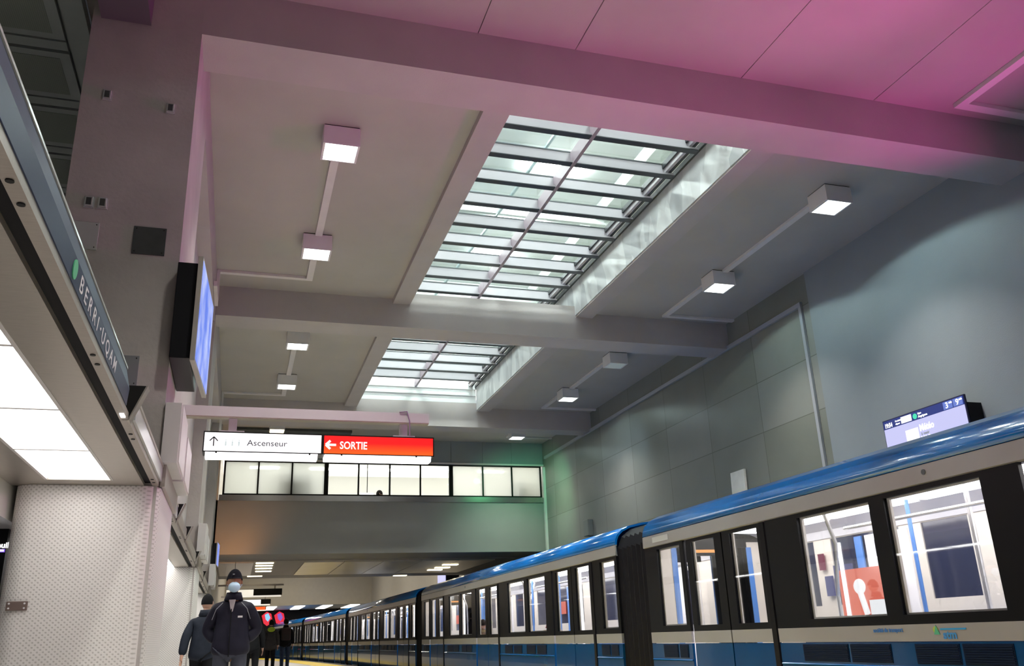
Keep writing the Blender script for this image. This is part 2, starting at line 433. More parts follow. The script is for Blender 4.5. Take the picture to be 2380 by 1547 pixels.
# longitudinal beams beside the skylights (their inner faces line the wells)
struct('trim_9', box(bm_new(), 2.33, 2.64, 7.38, 21.3, 6.53, 7.3), M['concrete'], 'long concrete beam on the left side of the skylights', 'beam')
struct('trim_10', box(bm_new(), 5.79, 6.12, 7.38, 21.3, 6.53, 7.3), M['concrete'], 'long concrete beam on the right side of the skylights', 'beam')
struct('wall_well_lining', box(bm_new(), 5.775, 5.79, 7.38, 21.3, 6.56, 7.22), M['marble'], 'pale mottled lining on the right side of the skylight well')
bm = bm_new()
for k, (z0, z1, d) in enumerate(((6.75, 6.83, .0), (6.83, 6.95, .03), (6.95, 7.0, .0), (7.0, 7.12, .03), (7.12, 7.26, 0))):
    box(bm, 2.64, 5.775, 21.3 + d, 21.6, z0, z1)
struct('wall_well_end', bm, M['well'], 'ribbed white end wall of the farther skylight well')

# bay-0 beam stub over the column, aisle ceiling
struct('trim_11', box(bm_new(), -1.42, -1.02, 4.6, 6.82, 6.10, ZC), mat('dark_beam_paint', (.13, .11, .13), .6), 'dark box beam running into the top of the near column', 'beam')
bm = bm_new()
box(bm, -6.9, -1.67, -8, 30, 6.56, 6.61)
box(bm, -1.87, -1.67, -8, 30, 6.5, 6.56)
struct('ceiling_aisle', bm, M['aisle'], 'dark metal ceiling frame of the side aisle left of the column', 'ceiling')
for k in range(8):
    y0 = 5.93 + 1.018 * k
    for c in range(2):
        x1 = -1.90 - c * 1.9; x0 = x1 - 1.8
        bm = bm_new(); box(bm, x0, x1, y0 + .03, y0 + .835, 6.5, 6.54)
        o = obj('ceiling_tile', bm, M['aisle'])
        tag(o, 'dark perforated metal ceiling tile left of the near column', 'ceiling tile', 'perforated aisle ceiling tiles')
        B('perforated_field', M['perf_dark'], o, x0 + .1, x1 - .1, y0 + .12, y0 + .745, 6.495, 6.505)
        B('joint_strip', M['aisle'], o, x0, x1, y0 + .865, y0 + 1.0, 6.5, 6.53)

# concrete columns
def column(y, name, label):
    bm = box(bm_new(), -1.49, XL, y, y + 1.5, 0, ZC)
    return struct(name, bm, M['column'], label, 'column')
column(6.83, 'trim_12', 'bare concrete column with metal plates nearest the camera')
column(14.07, 'trim_13', 'concrete column behind the hanging sign')
column(21.3, 'trim_14', 'concrete column just before the footbridge')

# bridge
_b = bm_new(); box(_b, XL - .1, XR, 25.35, 25.6, 3.3, 4.77); box(_b, XL - .1, XR, 25.6, 35, 3.3, 3.62); box(_b, XL - .1, XR, 34.8, 35, 3.62, 6.5)
struct('wall_bridge', _b, M['bridge'], 'plain rendered side of the footbridge crossing the hall')
struct('ceiling_bridge_soffit', box(bm_new(), XL - .1, XR, 27.2, 33.0, 3.27, 3.3), M['slab'], 'underside of the footbridge', 'ceiling')
bm = bm_new(); xs = [-.6, .42, 1.35, 2.32, 3.25, 4.17, 5.09, 6.03, 7.03, 7.96, 9.0]
for a, b in zip(xs[:-1], xs[1:]): box(bm, a + .006, b - .006, 25.36, 25.6, 5.93, ZC)
box(bm, -.6, 9, 25.38, 25.6, 5.93, ZC)
struct('wall_bridge_upper', bm, M['grey_wall'], 'grey panels with vertical seams above the footbridge windows')
struct('trim_15', box(bm_new(), XL, XR, 25.32, 25.5, 4.76, 4.92), mat('bridge_sill_steel', (.42, .40, .38), .2, .95, var=.04, scale=3), 'polished steel band below the footbridge windows', 'trim')
struct('trim_16', box(bm_new(), XL, XR, 25.33, 25.45, 5.90, 5.95), M['conduit'], 'thin pale rail above the footbridge windows', 'trim')
# metal soffit panels below bridge
bm = bm_new()
for k in range(5):
    box(bm, 1.95 + k * 1.2, 3.13 + k * 1.2, 27.4, 32.6, 3.235, 3.27)
struct('ceiling_metal_panels', bm, mat('soffit_steel', (.62, .58, .52), .3, .85, var=.05, scale=2), 'brushed metal soffit panels under the footbridge right of the four lamps', 'ceiling')
bm = bm_new()
for k in range(2): box(bm, -.55 + k * .52, -.05 + k * .52, 27.4, 32.6, 3.235, 3.27)
struct('ceiling_metal_panels_left', bm, mat('soffit_steel_left', (.62, .56, .50), .35, .7), 'brushed metal soffit panels under the footbridge left of the four lamps', 'ceiling')
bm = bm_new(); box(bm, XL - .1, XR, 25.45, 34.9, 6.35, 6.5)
struct('ceiling_bridge', bm, emis('bridge_ceiling_glow', (1, .98, .94), .8), 'white self-glowing ceiling inside the footbridge corridor', 'ceiling')  # whole ceiling given a glow to brighten the corridor
struct('wall_bridge_back', box(bm_new(), XL - .1, XR, 30.2, 30.4, 3.62, 6.35), mat('corridor_white', (.85, .84, .80), .6), 'white rear wall inside the footbridge corridor')

GW = 'footbridge windows'
for i in range(10):
    a, b = xs[i], xs[i + 1]
    if i == 0: a = -.52
    if i == 9: b = 8.92
    o = thing('window_%d' % (i + 1), '', 'window')
    fr = .045 if i in (2, 3, 6, 7) else .028
    bm = bm_new()
    l = .06 if i in (3, 7) else .022; r = .06 if i in (2, 6) else .022
    if i == 0: l = .05
    if i == 9: r = .05
    box(bm, a, a + l, 25.37, 25.45, 4.92, 5.9); box(bm, b - r, b, 25.37, 25.45, 4.92, 5.9)
    box(bm, a + l, b - r, 25.37, 25.45, 4.92, 4.965); box(bm, a + l, b - r, 25.37, 25.45, 5.86, 5.9)
    obj('window_frame', bm, M['window_black'], o)
    B('window_pane', M['frosted'] if i in (0, 1, 2, 7, 8, 9) else M['clear_glass'], o, a + l, b - r, 25.40, 25.41, 4.965, 5.86)
    o['kind'] = 'structure'
    o['label'] = ['leftmost frosted footbridge window', 'frosted footbridge window, second from the left', 'frosted footbridge window just left of the clear ones',
                  'leftmost clear footbridge window under the red sign', 'clear footbridge window with a person passing behind it', 'clear footbridge window, third of the four',
                  'rightmost clear footbridge window', 'frosted footbridge window just right of the clear ones', 'frosted footbridge window second from the right end',
                  'darkest frosted footbridge window at the right wall'][i]
# things inside the bridge
o = thing('partition_screen', 'dark grey partition standing behind the left frosted footbridge windows', 'partition')
B('partition_panel', mat('partition_grey', (.12, .12, .115), .7), o, 1.0, 1.95, 25.85, 25.95, 3.62, 5.62)
o = thing('cabinet', 'teal-grey cabinet behind the rightmost frosted footbridge window', 'cabinet')
B('cabinet_body', mat('cabinet_teal', (.04, .07, .07), .6), o, 8.15, 8.5, 25.75, 26.1, 3.62, 5.45)
for i in range(10):
    x = .2 + (i % 5) * 1.9; y = 26.8 + (i // 5) * 1.8
    o = obj('corridor_lamp', box(bm_new(), x, x + .9, y, y + .25, 6.30, 6.35, bev=.01), E_['tube2'])
    tag(o, 'white strip lamp on the ceiling inside the footbridge', 'ceiling light', 'footbridge corridor lamps')
o = thing('corridor_sign', 'small white hanging sign seen inside a clear footbridge window', 'sign')
B('sign_box', E_['sign_white'], o, 3.6, 4.0, 27.5, 27.55, 5.25, 5.36)
obj('sign_rod', tube(bm_new(), (3.8, 27.52, 5.36), (3.8, 27.52, 6.35), .012), M['window_black'], o)
B('hanging_rail', M['dark_plate'], None, 2.4, 6.6, 29.9, 30.0, 5.33, 5.38)
tag(bpy.context.scene.objects['hanging_rail'], 'grey handrail along the rear wall inside the footbridge', 'handrail')

# high bay beyond bridge & low ceiling beyond
struct('ceiling_far_bay', box(bm_new(), -.7, 9.3, 35, 62.2, 6.5, 6.7), M['cream'], 'ceiling of the far high bay', 'ceiling')
struct('wall_far_tympanum', box(bm_new(), -.7, 9.3, 62, 62.4, 3.33, 6.5), M['cream'], 'cream cross wall above the low ceiling far down the platform')
struct('ceiling_low_far', box(bm_new(), -7, 9.3, 62.4, 104, 3.33, 3.5), M['cream'], 'low cream ceiling far down the platform', 'ceiling')
bm = bm_new(); box(bm, -.7, 9.3, 61.7, 62.0, 3.33, 3.37)
struct('trim_17', bm, M['cream'], 'lower lip of the far cream cross wall', 'trim')
for k in range(5):
    o = obj('ceiling_light', box(bm_new(), .25 + k * 1.85, .9 + k * 1.85, 62.6, 68.5, 3.29, 3.33), E_['lowlit'])
    tag(o, 'bright lamp on the low ceiling far beyond the cream cross wall', 'ceiling light', 'far low ceiling lamps')

# ================================================================== SKYLIGHTS
def skylight(name, label, y0, y1, ys, first):
    r = thing(name, label, 'skylight', (0, 0, 0)); r['kind'] = 'structure'
    for y in ys:
        bm = bm_new(); box(bm, 2.64, 5.70, y - .05, y + .05, 7.14, 7.17); box(bm, 2.64, 5.70, y + .02, y + .05, 7.17, 7.33)
        obj('cross_bar', bm, M['frame_pale'], r)
        bm = bm_new(); box(bm, 2.64, 5.70, y - .052, y + .052, 7.128, 7.14); box(bm, 2.64, 5.7, y + .015, y + .055, 7.33, 7.35)
        obj('bar_gasket', bm, M['frame_dark'], r)
    bm = bm_new(); box(bm, 4.12, 4.17, y0, y1, 7.12, 7.33)
    obj('centre_bar', bm, mat('centre_bar_mauve', (.33, .27, .31), .5), r)
    bm = bm_new()
    box(bm, 5.74, 5.775, y0, y1, 7.18, 7.26); box(bm, 5.64, 5.68, y0, y1, 7.20, 7.33); box(bm, 5.55, 5.575, y0, y1, 7.27, 7.35)
    box(bm, 2.64, 2.70, y0, y1, 7.18, 7.3)
    obj('side_frame', bm, M['frame_dark'], r)
    obj('side_frame_pale', box(bm_new(), 5.58, 5.63, y0, y1, 7.2, 7.3), M['frame_pale'], r)
    obj('glass_pane', box(bm_new(), 2.64, 5.75, y0, y1, 7.355, 7.365), M['sky_glass'], r)
    return r
ys = [8.38 + .716 * k for k in range(18)]
skylight('window_11', 'nearer and larger barred skylight in the ceiling', 7.38, 14.45, [y for y in ys if y < 14.3], 1)
skylight('window_12', 'farther smaller barred skylight beyond the middle beam', 14.46, 21.3, [y for y in ys if y > 14.3], 0)
# lit lobby above the glass
bm = bm_new()
box(bm, 0, 9, 4, 24, 9.6, 9.7)
struct('ceiling_lobby', bm, M['lobby'], 'white ceiling of the lit lobby seen through the skylights', 'ceiling')
struct('wall_lobby_right', box(bm_new(), 8.4, 8.6, 4, 24, 7.35, 9.6), mat('lobby_pale_green', (.58, .68, .62), .6), 'pale green lobby wall seen through the right skylight panes')
struct('wall_lobby_left', box(bm_new(), .4, .6, 4, 24, 7.35, 9.6), M['lobby'], 'white lobby wall left above the skylights')
struct('wall_lobby_front', box(bm_new(), .6, 8.4, 23.8, 24, 7.35, 9.6), M['lobby'], 'white lobby wall beyond the skylights')
struct('wall_lobby_rear', box(bm_new(), .6, 8.4, 4, 4.2, 7.35, 9.6), M['lobby'], 'white lobby wall on the near side above the skylights')
n = 0
for y in (7.2, 9.4, 11.6, 13.8, 16.0, 18.2, 20.4, 22.6, 24.8, 27.0):
    for x in (2.3, 4.9):
        if y > 23.2: continue
        o = obj('lobby_lamp', box(bm_new(), x, x + 1.15, y, y + .16, 9.52, 9.6, bev=.02), E_['tube'])
        tag(o, 'bright tube lamp in the lobby above the skylight glass', 'ceiling light', 'lobby tube lamps above the skylights')
bm = bm_new()
for yy in (8.2, 12.2, 16.2):
    pts = [(4.9 + 1.0 * math.sin(a), 0, 9.55 - 2.0 * (1 - math.cos(a))) for a in [i * .13 for i in range(12)]]
pts = [(5.0 - .9 * (i / 14.) ** 2, 4.6 + i * 1.35, 9.2) for i in range(14)]
o = obj('glass_partition', bm_new(), M['frame_dark'])
bpy.data.objects.remove(o)
bm = bm_new(); polytube(bm, pts, .035, 8)
o = obj('curved_rail', bm, mat('lobby_rail', (.42, .52, .54), .3, .3)); tag(o, 'curved pale blue rail in the lobby above the skylight', 'rail')
bm = bm_new()
for yy in (10.4, 15.3, 20.0): box(bm, .6, 8.4, yy, yy + .1, 9.2, 9.6)
for xx in (1.9, 6.9): box(bm, xx, xx + .06, 4.2, 23.8, 9.3, 9.6)
struct('trim_18', bm, M['lobby'], 'white ceiling ribs in the lobby above the skylight', 'trim')

# ================================================================== CEILING LIGHT BOXES AND CONDUITS
def light_box(loc, label, on=True, group='box lights on the hall ceiling', e=26):
    r = thing('ceiling_light', label, 'ceiling light', loc, 0, group)
    bm = bm_new(); box(bm, -.21, .21, -.2, .2, -.24, -.012, bev=.006)
    # recess rim
    obj('housing', bm, M['white_paint'], r)
    bm = bm_new(); box(bm, -.20, .20, -.19, .19, -.012, 0)
    obj('mounting_plate', bm, M['bracket'], r)
    bm = bm_new()
    for (a, b, c, d) in ((-.21, .21, -.2, -.185), (-.21, .21, .185, .2), (-.21, -.185, -.185, .185), (.185, .21, -.185, .185)): box(bm, a, b, c, d, -.252, -.24)
    obj('rim', bm, M['white_paint'], r)
    bm = bm_new(); box(bm, -.18, .18, -.18, .18, -.25, -.241, bev=.003)
    obj('diffuser', bm, E_['lens'] if on else E_['lens_off'], r)
    if on:
        add_light('lamp_beam', 'SPOT', (loc[0], loc[1], loc[2] - .262), e, (.74, 1, .98), size=.10, target=(loc[0], loc[1], 0), angle=math.radians(156), blend=.12)
        add_light('lamp_downlight', 'AREA', (loc[0], loc[1], loc[2] - .256), 52, (1, .96, .88), .34, (loc[0], loc[1], 0), spread=math.radians(100))
    return r
LB = [(.85, 9.0, 'box light nearest the camera, left of the near skylight', 1), (.83, 11.93, 'box light left of the near skylight, farther of its pair', 1),
      (.85, 16.3, 'box light left of the far skylight, nearer of its pair', 1), (.81, 19.2, 'box light left of the far skylight, farther of its pair', 1),
      (7.56, 8.85, 'largest box light right of the near skylight by the blue-grey wall', 1), (7.53, 11.85, 'box light right of the near skylight, farther of its pair', 1),
      (7.58, 16.35, 'unlit box light right of the far skylight', 0), (7.55, 19.2, 'lit box light right of the far skylight', 1),
      (7.6, 23.6, 'box light on the right just in front of the footbridge panels', 1),
      (.85, 1.6, 'box light out of view above the platform, left', 1), (.85, 4.5, 'box light above the platform just outside the picture', 1),
      (7.6, 1.6, 'box light above the train just outside the picture', 1)]
for x, y, l, on in LB: light_box((x, y, ZC), l, on, e=95 if (x > 7 and y < 13) else (26 if x < 2 else 45))
o = obj('ceiling_light', box(bm_new(), .6, 1.0, 23.35, 23.75, 6.36, 6.6, bev=.01), M['white_paint'])
tag(o, 'yellowish box light seen between the sign bar and the hanging sign', 'ceiling light')
B('diffuser', E_['warm'], o, .62, .98, 23.37, 23.73, 6.345, 6.36)

def raceway(label, segs, group=None):
    r = thing('conduit', label, 'conduit', (0, 0, 0), 0, group)
    for s in segs: B('trunking', M['conduit'], r, *s[:5], min(s[5], ZC - .002))
    return r
raceway('pale cable trunking linking the two box lights left of the near skylight', [
    (.79, .89, 9.21, 11.72, 6.575, ZC), (.79, .89, 12.14, 13.45, 6.575, ZC), (XL, .79, 13.36, 13.45, 6.575, ZC), (XL, XL + .05, 13.36, 13.45, 6.02, 6.575), (XL, XL + .05, 12.6, 13.36, 6.02, 6.10)])
raceway('pale cable trunking linking the two box lights left of the far skylight', [
    (.78, .88, 16.51, 18.99, 6.575, ZC), (.76, .86, 19.41, 20.75, 6.575, ZC), (XL, .76, 20.66, 20.75, 6.575, ZC), (XL, XL + .05, 20.66, 20.75, 5.2, 6.575)])
raceway('pale cable trunking linking the two box lights right of the near skylight', [
    (7.50, 7.60, 9.06, 11.64, 6.575, ZC), (7.48, 7.58, 12.06, 13.86, 6.575, ZC), (7.58, 9.0, 13.77, 13.86, 6.575, ZC)])
raceway('pale cable trunking linking the two box lights right of the far skylight', [
    (7.52, 7.62, 16.56, 18.99, 6.575, ZC), (7.46, 7.56, 19.41, 20.95, 6.575, ZC), (7.56, 9.0, 20.86, 20.95, 6.575, ZC)])
raceway('pink-lit corner of cable trunking at the top right of the near ceiling', [(7.67, 7.78, .5, 6.66, 6.565, ZC), (7.78, 9.0, 6.55, 6.66, 6.565, ZC)])
raceway('short pale cable trunking beside the last box light before the footbridge', [(7.52, 7.62, 23.81, 24.5, 6.575, ZC), (7.62, 9.0, 24.42, 24.5, 6.575, ZC)])
# wall pipe on the right
bm = bm_new(); box(bm, 8.95, XR, 11.66, 25.12, 6.08, 6.16); box(bm, 8.955, XR, 11.66, 11.73, 0, 6.08)
o = obj('wall_conduit', bm, mat('galvanised', (.55, .57, .62), .35, .5)); tag(o, 'long pale conduit running along and down the panel wall', 'conduit')
bm = bm_new(); box(bm, 8.93, XR, 25.2, 25.3, -1.2, 5.85)
o = obj('wall_conduit', bm, M['conduit']); tag(o, 'vertical pipe in the corner where the footbridge meets the panel wall', 'pipe')
o = thing('wall_mirror', 'small bright tilted mirror panel on the panel wall above the train', 'mirror')
bm = bm_new(); prism(bm, [(8.93, 3.15), (8.97, 3.15), (8.99, 3.72), (8.95, 3.72)], 'y', 14.02, 14.5)
obj('mirror_panel', bm, mat('mirror_painted_bright', (.95, .92, .84), .3, .0, var=.05, scale=6), o)  # mirror's bright reflection painted as pale matt colour
B('mirror_bracket', M['steel_dull'], o, 8.97, 9.0, 14.2, 14.3, 3.3, 3.4)
bm = box(bm_new(), 8.85, XR, 21.62, 21.95, 3.36, 3.78, bev=.01)
o = obj('junction_box', bm, mat('box_grey', (.22, .24, .22), .5)); tag(o, 'grey box on the panel wall above the far end of the nearer cars', 'electrical box')

o = obj('ceiling_track', box(bm_new(), -.4, 2.9, 24.3, 24.7, 6.55, ZC - .002), M['dark_plate']); tag(o, 'dark flat track on the ceiling behind the sign support arm', 'track')
# ================================================================== ARRIVALS DISPLAY (right wall)
def arrivals(x, ya, yb, z0, z1):
    r = thing('arrivals_screen', 'arrivals screen with navy header and minutes on the blue-grey wall', 'screen')
    B('casing', M['black'], r, x + .025, 8.97, ya - .02, yb - .10, z0 + .04, z1 - .09)
    B('bezel', mat('bezel_navy', (.02, .02, .07), .3), r, x, x + .03, ya - .015, yb + .015, z0 - .015, z1 + .015)
    H = z1 - z0; W = yb - ya; X = x - .002
    B('picture', E_['screen_lilac'], r, X - .004, x, ya, yb, z0, z0 + H * .74)
    B('header_bar', E_['screen_navy'], r, X - .004, x, ya, yb, z0 + H * .74, z1)
    for a in (0.0, .115):
        B('minute_tile', E_['screen_tile'], r, X - .007, X - .004, ya + W * (a + .01), ya + W * (a + .115), z0 + H * .76, z1 - H * .02)
    def T(s, size, y, z, m=E_['screen_white'], sx=1, bold=.002):
        obj('lettering', place(text_bm(s, size, .001, bold, sx), (0, -1, 0), (0, 0, 1), (X - .009, y, z)), m, r)
    T('9', H * .24, ya + W * .085, z0 + H * .79); T('min', H * .08, ya + W * .045, z0 + H * .90)
    T('3', H * .24, ya + W * .205, z0 + H * .79); T('min', H * .08, ya + W * .16, z0 + H * .90)
    T('19:54', H * .19, yb - W * .02, z0 + H * .78, sx=.8, bold=.004)
    T('Prochain', H * .07, yb - W * .165, z0 + H * .88); T('départ', H * .07, yb - W * .165, z0 + H * .79)
    bm = bm_new(); box(bm, X - .008, X - .004, yb - W * .375, yb - W * .24, z0 + H * .77, z1 - H * .03, bev=.0015); obj('white_tile', bm, E_['screen_white'], r)
    bm = bm_new(); tube(bm, (X - .008, yb - W * .42, z0 + H * .86), (X - .004, yb - W * .42, z0 + H * .86), H * .085, 20); obj('green_disc', bm, E_['screen_green'], r)
    T('Ligne', H * .07, yb - W * .46, z0 + H * .89); T('Angrignon', H * .09, yb - W * .46, z0 + H * .79)
    bm = bm_new(); box(bm, X - .008, X - .004, yb - W * .43, yb - W * .27, z0 + H * .06, z0 + H * .52, bev=.0015); obj('white_tile', bm, E_['screen_white'], r)
    T('Météo', H * .28, yb - W * .45, z0 + H * .38, bold=.004, sx=.8); T('à venir', H * .12, yb - W * .46, z0 + H * .25, mat('screen_grey_text', (.45, .47, .55), .5)); T('Média', H * .24, yb - W * .45, z0 + H * .05, bold=.004, sx=.8)
    return r
arrivals(8.72, 8.44, 9.93, 3.17, 3.62)
# far display
o = thing('arrivals_screen', 'small distant arrivals screen above the train roof beyond the footbridge', 'screen')
B('casing', M['black'], o, 8.4, 8.98, 36.6, 37.1, 3.0, 3.55)
B('picture', E_['screen_lilac'], o, 8.37, 8.4, 36.55, 38.0, 2.95, 3.5)
B('wall_bracket', M['black'], o, 8.4, 8.98, 37.1, 37.9, 3.1, 3.4)

# ================================================================== CANOPY
ZK = 2.08
def canopy(y0, y1, lights, label):
    r = thing('platform_canopy', label, 'canopy')
    B('roof_box', M['steel_dull'], r, -1.56, -.66, y0, y1, ZK + .03, ZK + .20)
    bm = bm_new(); box(bm, -.87 + .003, -.685, y0, y1, ZK - .004, ZK + .03); obj('soffit_panel', bm, M['steel'], r)
    bm = bm_new(); box(bm, -1.56, -1.303, y0, y1, ZK - .004, ZK + .03); obj('soffit_panel', bm, M['steel'], r)
    bm = bm_new(); box(bm, -.685, -.632, y0, y1, ZK + .02, ZK + .04); obj('shadow_gap', bm, M['dark_gap'], r)
    bm = bm_new(); box(bm, -.632, -.59, y0, y1, ZK, ZK + .035); box(bm, -.632, -.62, y0, y1, ZK + .035, ZK + .22); obj('edge_rail', bm, M['steel_dull'], r)
    ends = sorted(lights)
    a, b = ends[0] - .02, ends[-1] + 1.02
    fill = bm_new()
    if a - y0 > .05: B('soffit_panel', M['steel'], r, -1.303, -.867, y0, a, ZK - .004, ZK + .03)
    if y1 - b > .05: B('soffit_panel', M['steel'], r, -1.303, -.867, b, y1, ZK - .004, ZK + .03)
    fill.free()
    fr = bm_new()
    box(fr, -1.303, -1.285, a, b, ZK - .006, ZK + .03); box(fr, -.885, -.867, a, b, ZK - .006, ZK + .03)
    for y in ends: box(fr, -1.285, -.885, y - .012, y + .012, ZK - .006, ZK + .03)
    obj('light_frame', fr, M['pale_box'], r)
    for y in ends:
        B('light_panel', E_['panel'], r, -1.285, -.885, y + .013, y + .988, ZK + .002, ZK + .02)
    k = int((y1 - y0) / 1.45)
    bm = bm_new()
    for i in range(k + 1):
        yy = y0 + .35 + i * 1.45
        if yy + .15 < y1:
            tube(bm, (-.611, yy, ZK - .004), (-.611, yy, ZK + .01), .011, 10); tube(bm, (-.611, yy + .13, ZK - .004), (-.611, yy + .13, ZK + .01), .011, 10)
    obj('bolt_heads', bm, M['bracket'], r)
    return r
canopy(.4, 6.86, [1.57, 2.57, 3.57, 4.58, 5.57], 'steel platform canopy with glowing panels nearest the camera')
canopy(8.33, 14.08, [9.2, 10.2, 11.2, 12.2, 13.1], 'second steel canopy beyond the nearest clad pillar')
canopy(15.57, 21.3, [16.5, 17.5, 18.5, 19.5, 20.2], 'third steel canopy beyond the second clad pillar')
canopy(22.8, 36, [24, 26, 28, 30, 32, 34], 'far steel canopy beyond the footbridge line')
# rail passing the pillars
for i, (a, b) in enumerate(((6.86, 8.33), (14.08, 15.57), (21.3, 22.8))):
    o = obj('canopy_link', box(bm_new(), -.585, -.55, a, b, ZK, ZK + .2), M['steel_dull'])
    tag(o, ('steel edge rail passing the nearest clad pillar', 'steel edge rail passing the second clad pillar', 'steel edge rail passing the third clad pillar')[i], 'rail')
# bulkhead behind canopy, left edge
struct('wall_bulkhead', box(bm_new(), -1.72, -1.56, 3.0, 9.0, 1.84, ZK + .2), mat('bulkhead_pale', (.70, .68, .63), .3, .2), 'pale metal bulkhead left of the nearest clad pillar')
o = thing('direction_screen', 'dark screen with glowing white letters at the left picture edge', 'screen')
B('casing', M['black'], o, -3.3, -1.655, 7.4, 7.55, 1.2, 1.84)
obj('lettering', place(text_bm('Longueuil', .058, .001, .002, 1), (1, 0, 0), (0, 0, 1), (-1.86, 7.393, 1.70)), E_['screen_white'], o)
B('glowing_line', E_['purple_text'], o, -2.6, -1.66, 7.39, 7.4, 1.668, 1.69)
B('white_line', E_['screen_white'], o, -2.6, -1.665, 7.385, 7.39, 1.673, 1.687)

# clad pillar bases
def clad(y, label):
    r = thing('clad_pillar', label, 'pillar')
    bm = bm_new(); x0, x1, y0, y1 = -1.535, -.575, y - .035, y + 1.535; R = .14
    pts = []
    for cx, cy, a0 in ((x1 - R, y0 + R, -90), (x1 - R, y1 - R, 0), (x0 + R, y1 - R, 90), (x0 + R, y0 + R, 180)):
        for k in range(13):
            a = math.radians(a0 + k * 7.5); pts.append((cx + R * math.cos(a), cy + R * math.sin(a)))
    prism(bm, pts, 'z', .12, ZK - .006)
    obj('perforated_cladding', bm, M['perf'], r)
    bm = bm_new(); prism(bm, [(px * .99 - .01, py) for px, py in pts], 'z', 0.001, .12); obj('plinth', bm, M['steel_dull'], r)
    return r
# cladding encloses the columns: it is a thing of its own around the concrete
clad(6.83, 'brightly lit pillar clad in perforated silver metal nearest the camera')
clad(14.07, 'second perforated metal clad pillar behind the nearest one')
clad(21.3, 'third clad pillar hidden mostly behind the masked man')
o = obj('nameplate', box(bm_new(), -1.465, -1.335, 6.775, 6.793, 1.225, 1.285, bev=.004), mat('bronze_plate', (.22, .16, .14), .4, .5))
tag(o, 'small brown plate with four rivets on the nearest clad pillar', 'plate')
for x in (-1.447, -1.353):
    for z in (1.24, 1.27): obj('rivet', tube(bm_new(), (x, 6.777, z), (x, 6.768, z), .006, 8), M['white_paint'], o)
o = thing('hand_dryer', 'tiny pale knob low on the second clad pillar', 'fitting')
bpy.data.objects.remove(o)

# fascia: station name sign, brackets, white strips
r = thing('station_name_sign', 'navy station name sign with pale lettering along the canopy edge', 'sign')
bm = bm_new(); prism(bm, [(-.62, ZK + .035), (-.586, ZK + .035), (-.580, ZK + .12), (-.603, ZK + .225), (-.62, ZK + .225)], 'y', .4, 4.60)
obj('sign_panel', bm, M['navy'], r)
dv = (Vector((-.580, 0, ZK + .12)) - Vector((-.586, 0, ZK + .035))).normalized()
bm = text_bm('BERRI UQAM', .088, .0005, .0004, 1.0, 1.5)
w = max(v.co.x for v in bm.verts)
bmesh.ops.scale(bm, vec=(1.02 / w, .92, 1), verts=bm.verts)
obj('lettering', place(bm, (0, 1, 0), tuple(dv), (-.5838, 3.06, ZK + .052)), M['letter_pink'], r)
bm = bm_new(); c = Vector((-.5825, 3.565, ZK + .082)); nn = Vector((0, 1, 0)).cross(dv)
tube(bm, c - nn * .001, c + nn * .003, .006, 10); obj('name_dot', bm, M['letter_pink'], r)
bm = bm_new(); c = Vector((-.5825, 2.95, ZK + .078)); nn = Vector((0, 1, 0)).cross(dv)
tube(bm, c - nn * .002, c + nn * .003, .034, 24)
obj('green_disc', bm, M['green_dot'], r)
obj('top_trim', box(bm_new(), -.606, -.598, .4, 4.60, ZK + .225, ZK + .235), M['mirror'], r)

for i, y in enumerate((4.76, 8.95, 10.7, 13.6, 15.3, 17.3)):
    bm = bm_new(); prism(bm, [(-.635, ZK + .0), (-.60, ZK + .0), (-.53, ZK + .18), (-.66, ZK + .18)] if i else [(-.62, ZK), (-.595, ZK), (-.52, ZK + .185), (-.65, ZK + .185)], 'y', y, y + .012)
    o = obj('fascia_bracket', bm, M['bracket'])
    o2 = obj('bracket_edge', prism(bm_new(), [(-.595, ZK - .004), (-.587, ZK), (-.511, ZK + .187), (-.52, ZK + .185)], 'y', y, y + .10), M['steel_dull'], o)
    tag(o, ['large black triangular bracket at the end of the name sign', 'black triangular bracket beside the wall cabinets', 'small black triangular bracket past the wall cabinets',
            'black triangular bracket at the second clad pillar', 'tiny black bracket between the second and third cabinets', 'tiny farthest black bracket on the canopy edge'][i], 'bracket', 'triangular canopy brackets')
r = thing('canopy_strip_sign', 'white strip with small lettering on the canopy edge past the name sign', 'sign')
B('strip_face', mat('strip_white', (.75, .75, .78), .2, .3), r, -.59, -.575, 4.92, 8.9, ZK + .036, ZK + .14)
B('strip_cap', M['steel_dull'], r, -.595, -.57, 4.92, 8.9, ZK + .14, ZK + .16)
obj('lettering', place(text_bm('Berri-UQAM  Métro', .085, .001, .001, .9), (0, 1, 0), (0, 0, 1), (-.573, 7.35, ZK + .055)), M['pale_box'], r)
r = thing('canopy_strip_sign', 'steel strip on the canopy edge beyond the wall cabinets', 'sign')
B('strip_face', M['steel_dull'], r, -.59, -.575, 9.0, 21, ZK + .036, ZK + .15)
r = obj('indicator_light', box(bm_new(), -.618, -.596, 4.62, 4.70, ZK - .006, ZK), E_['sign_white']); tag(r, 'tiny lit square under the end of the name sign', 'lamp')

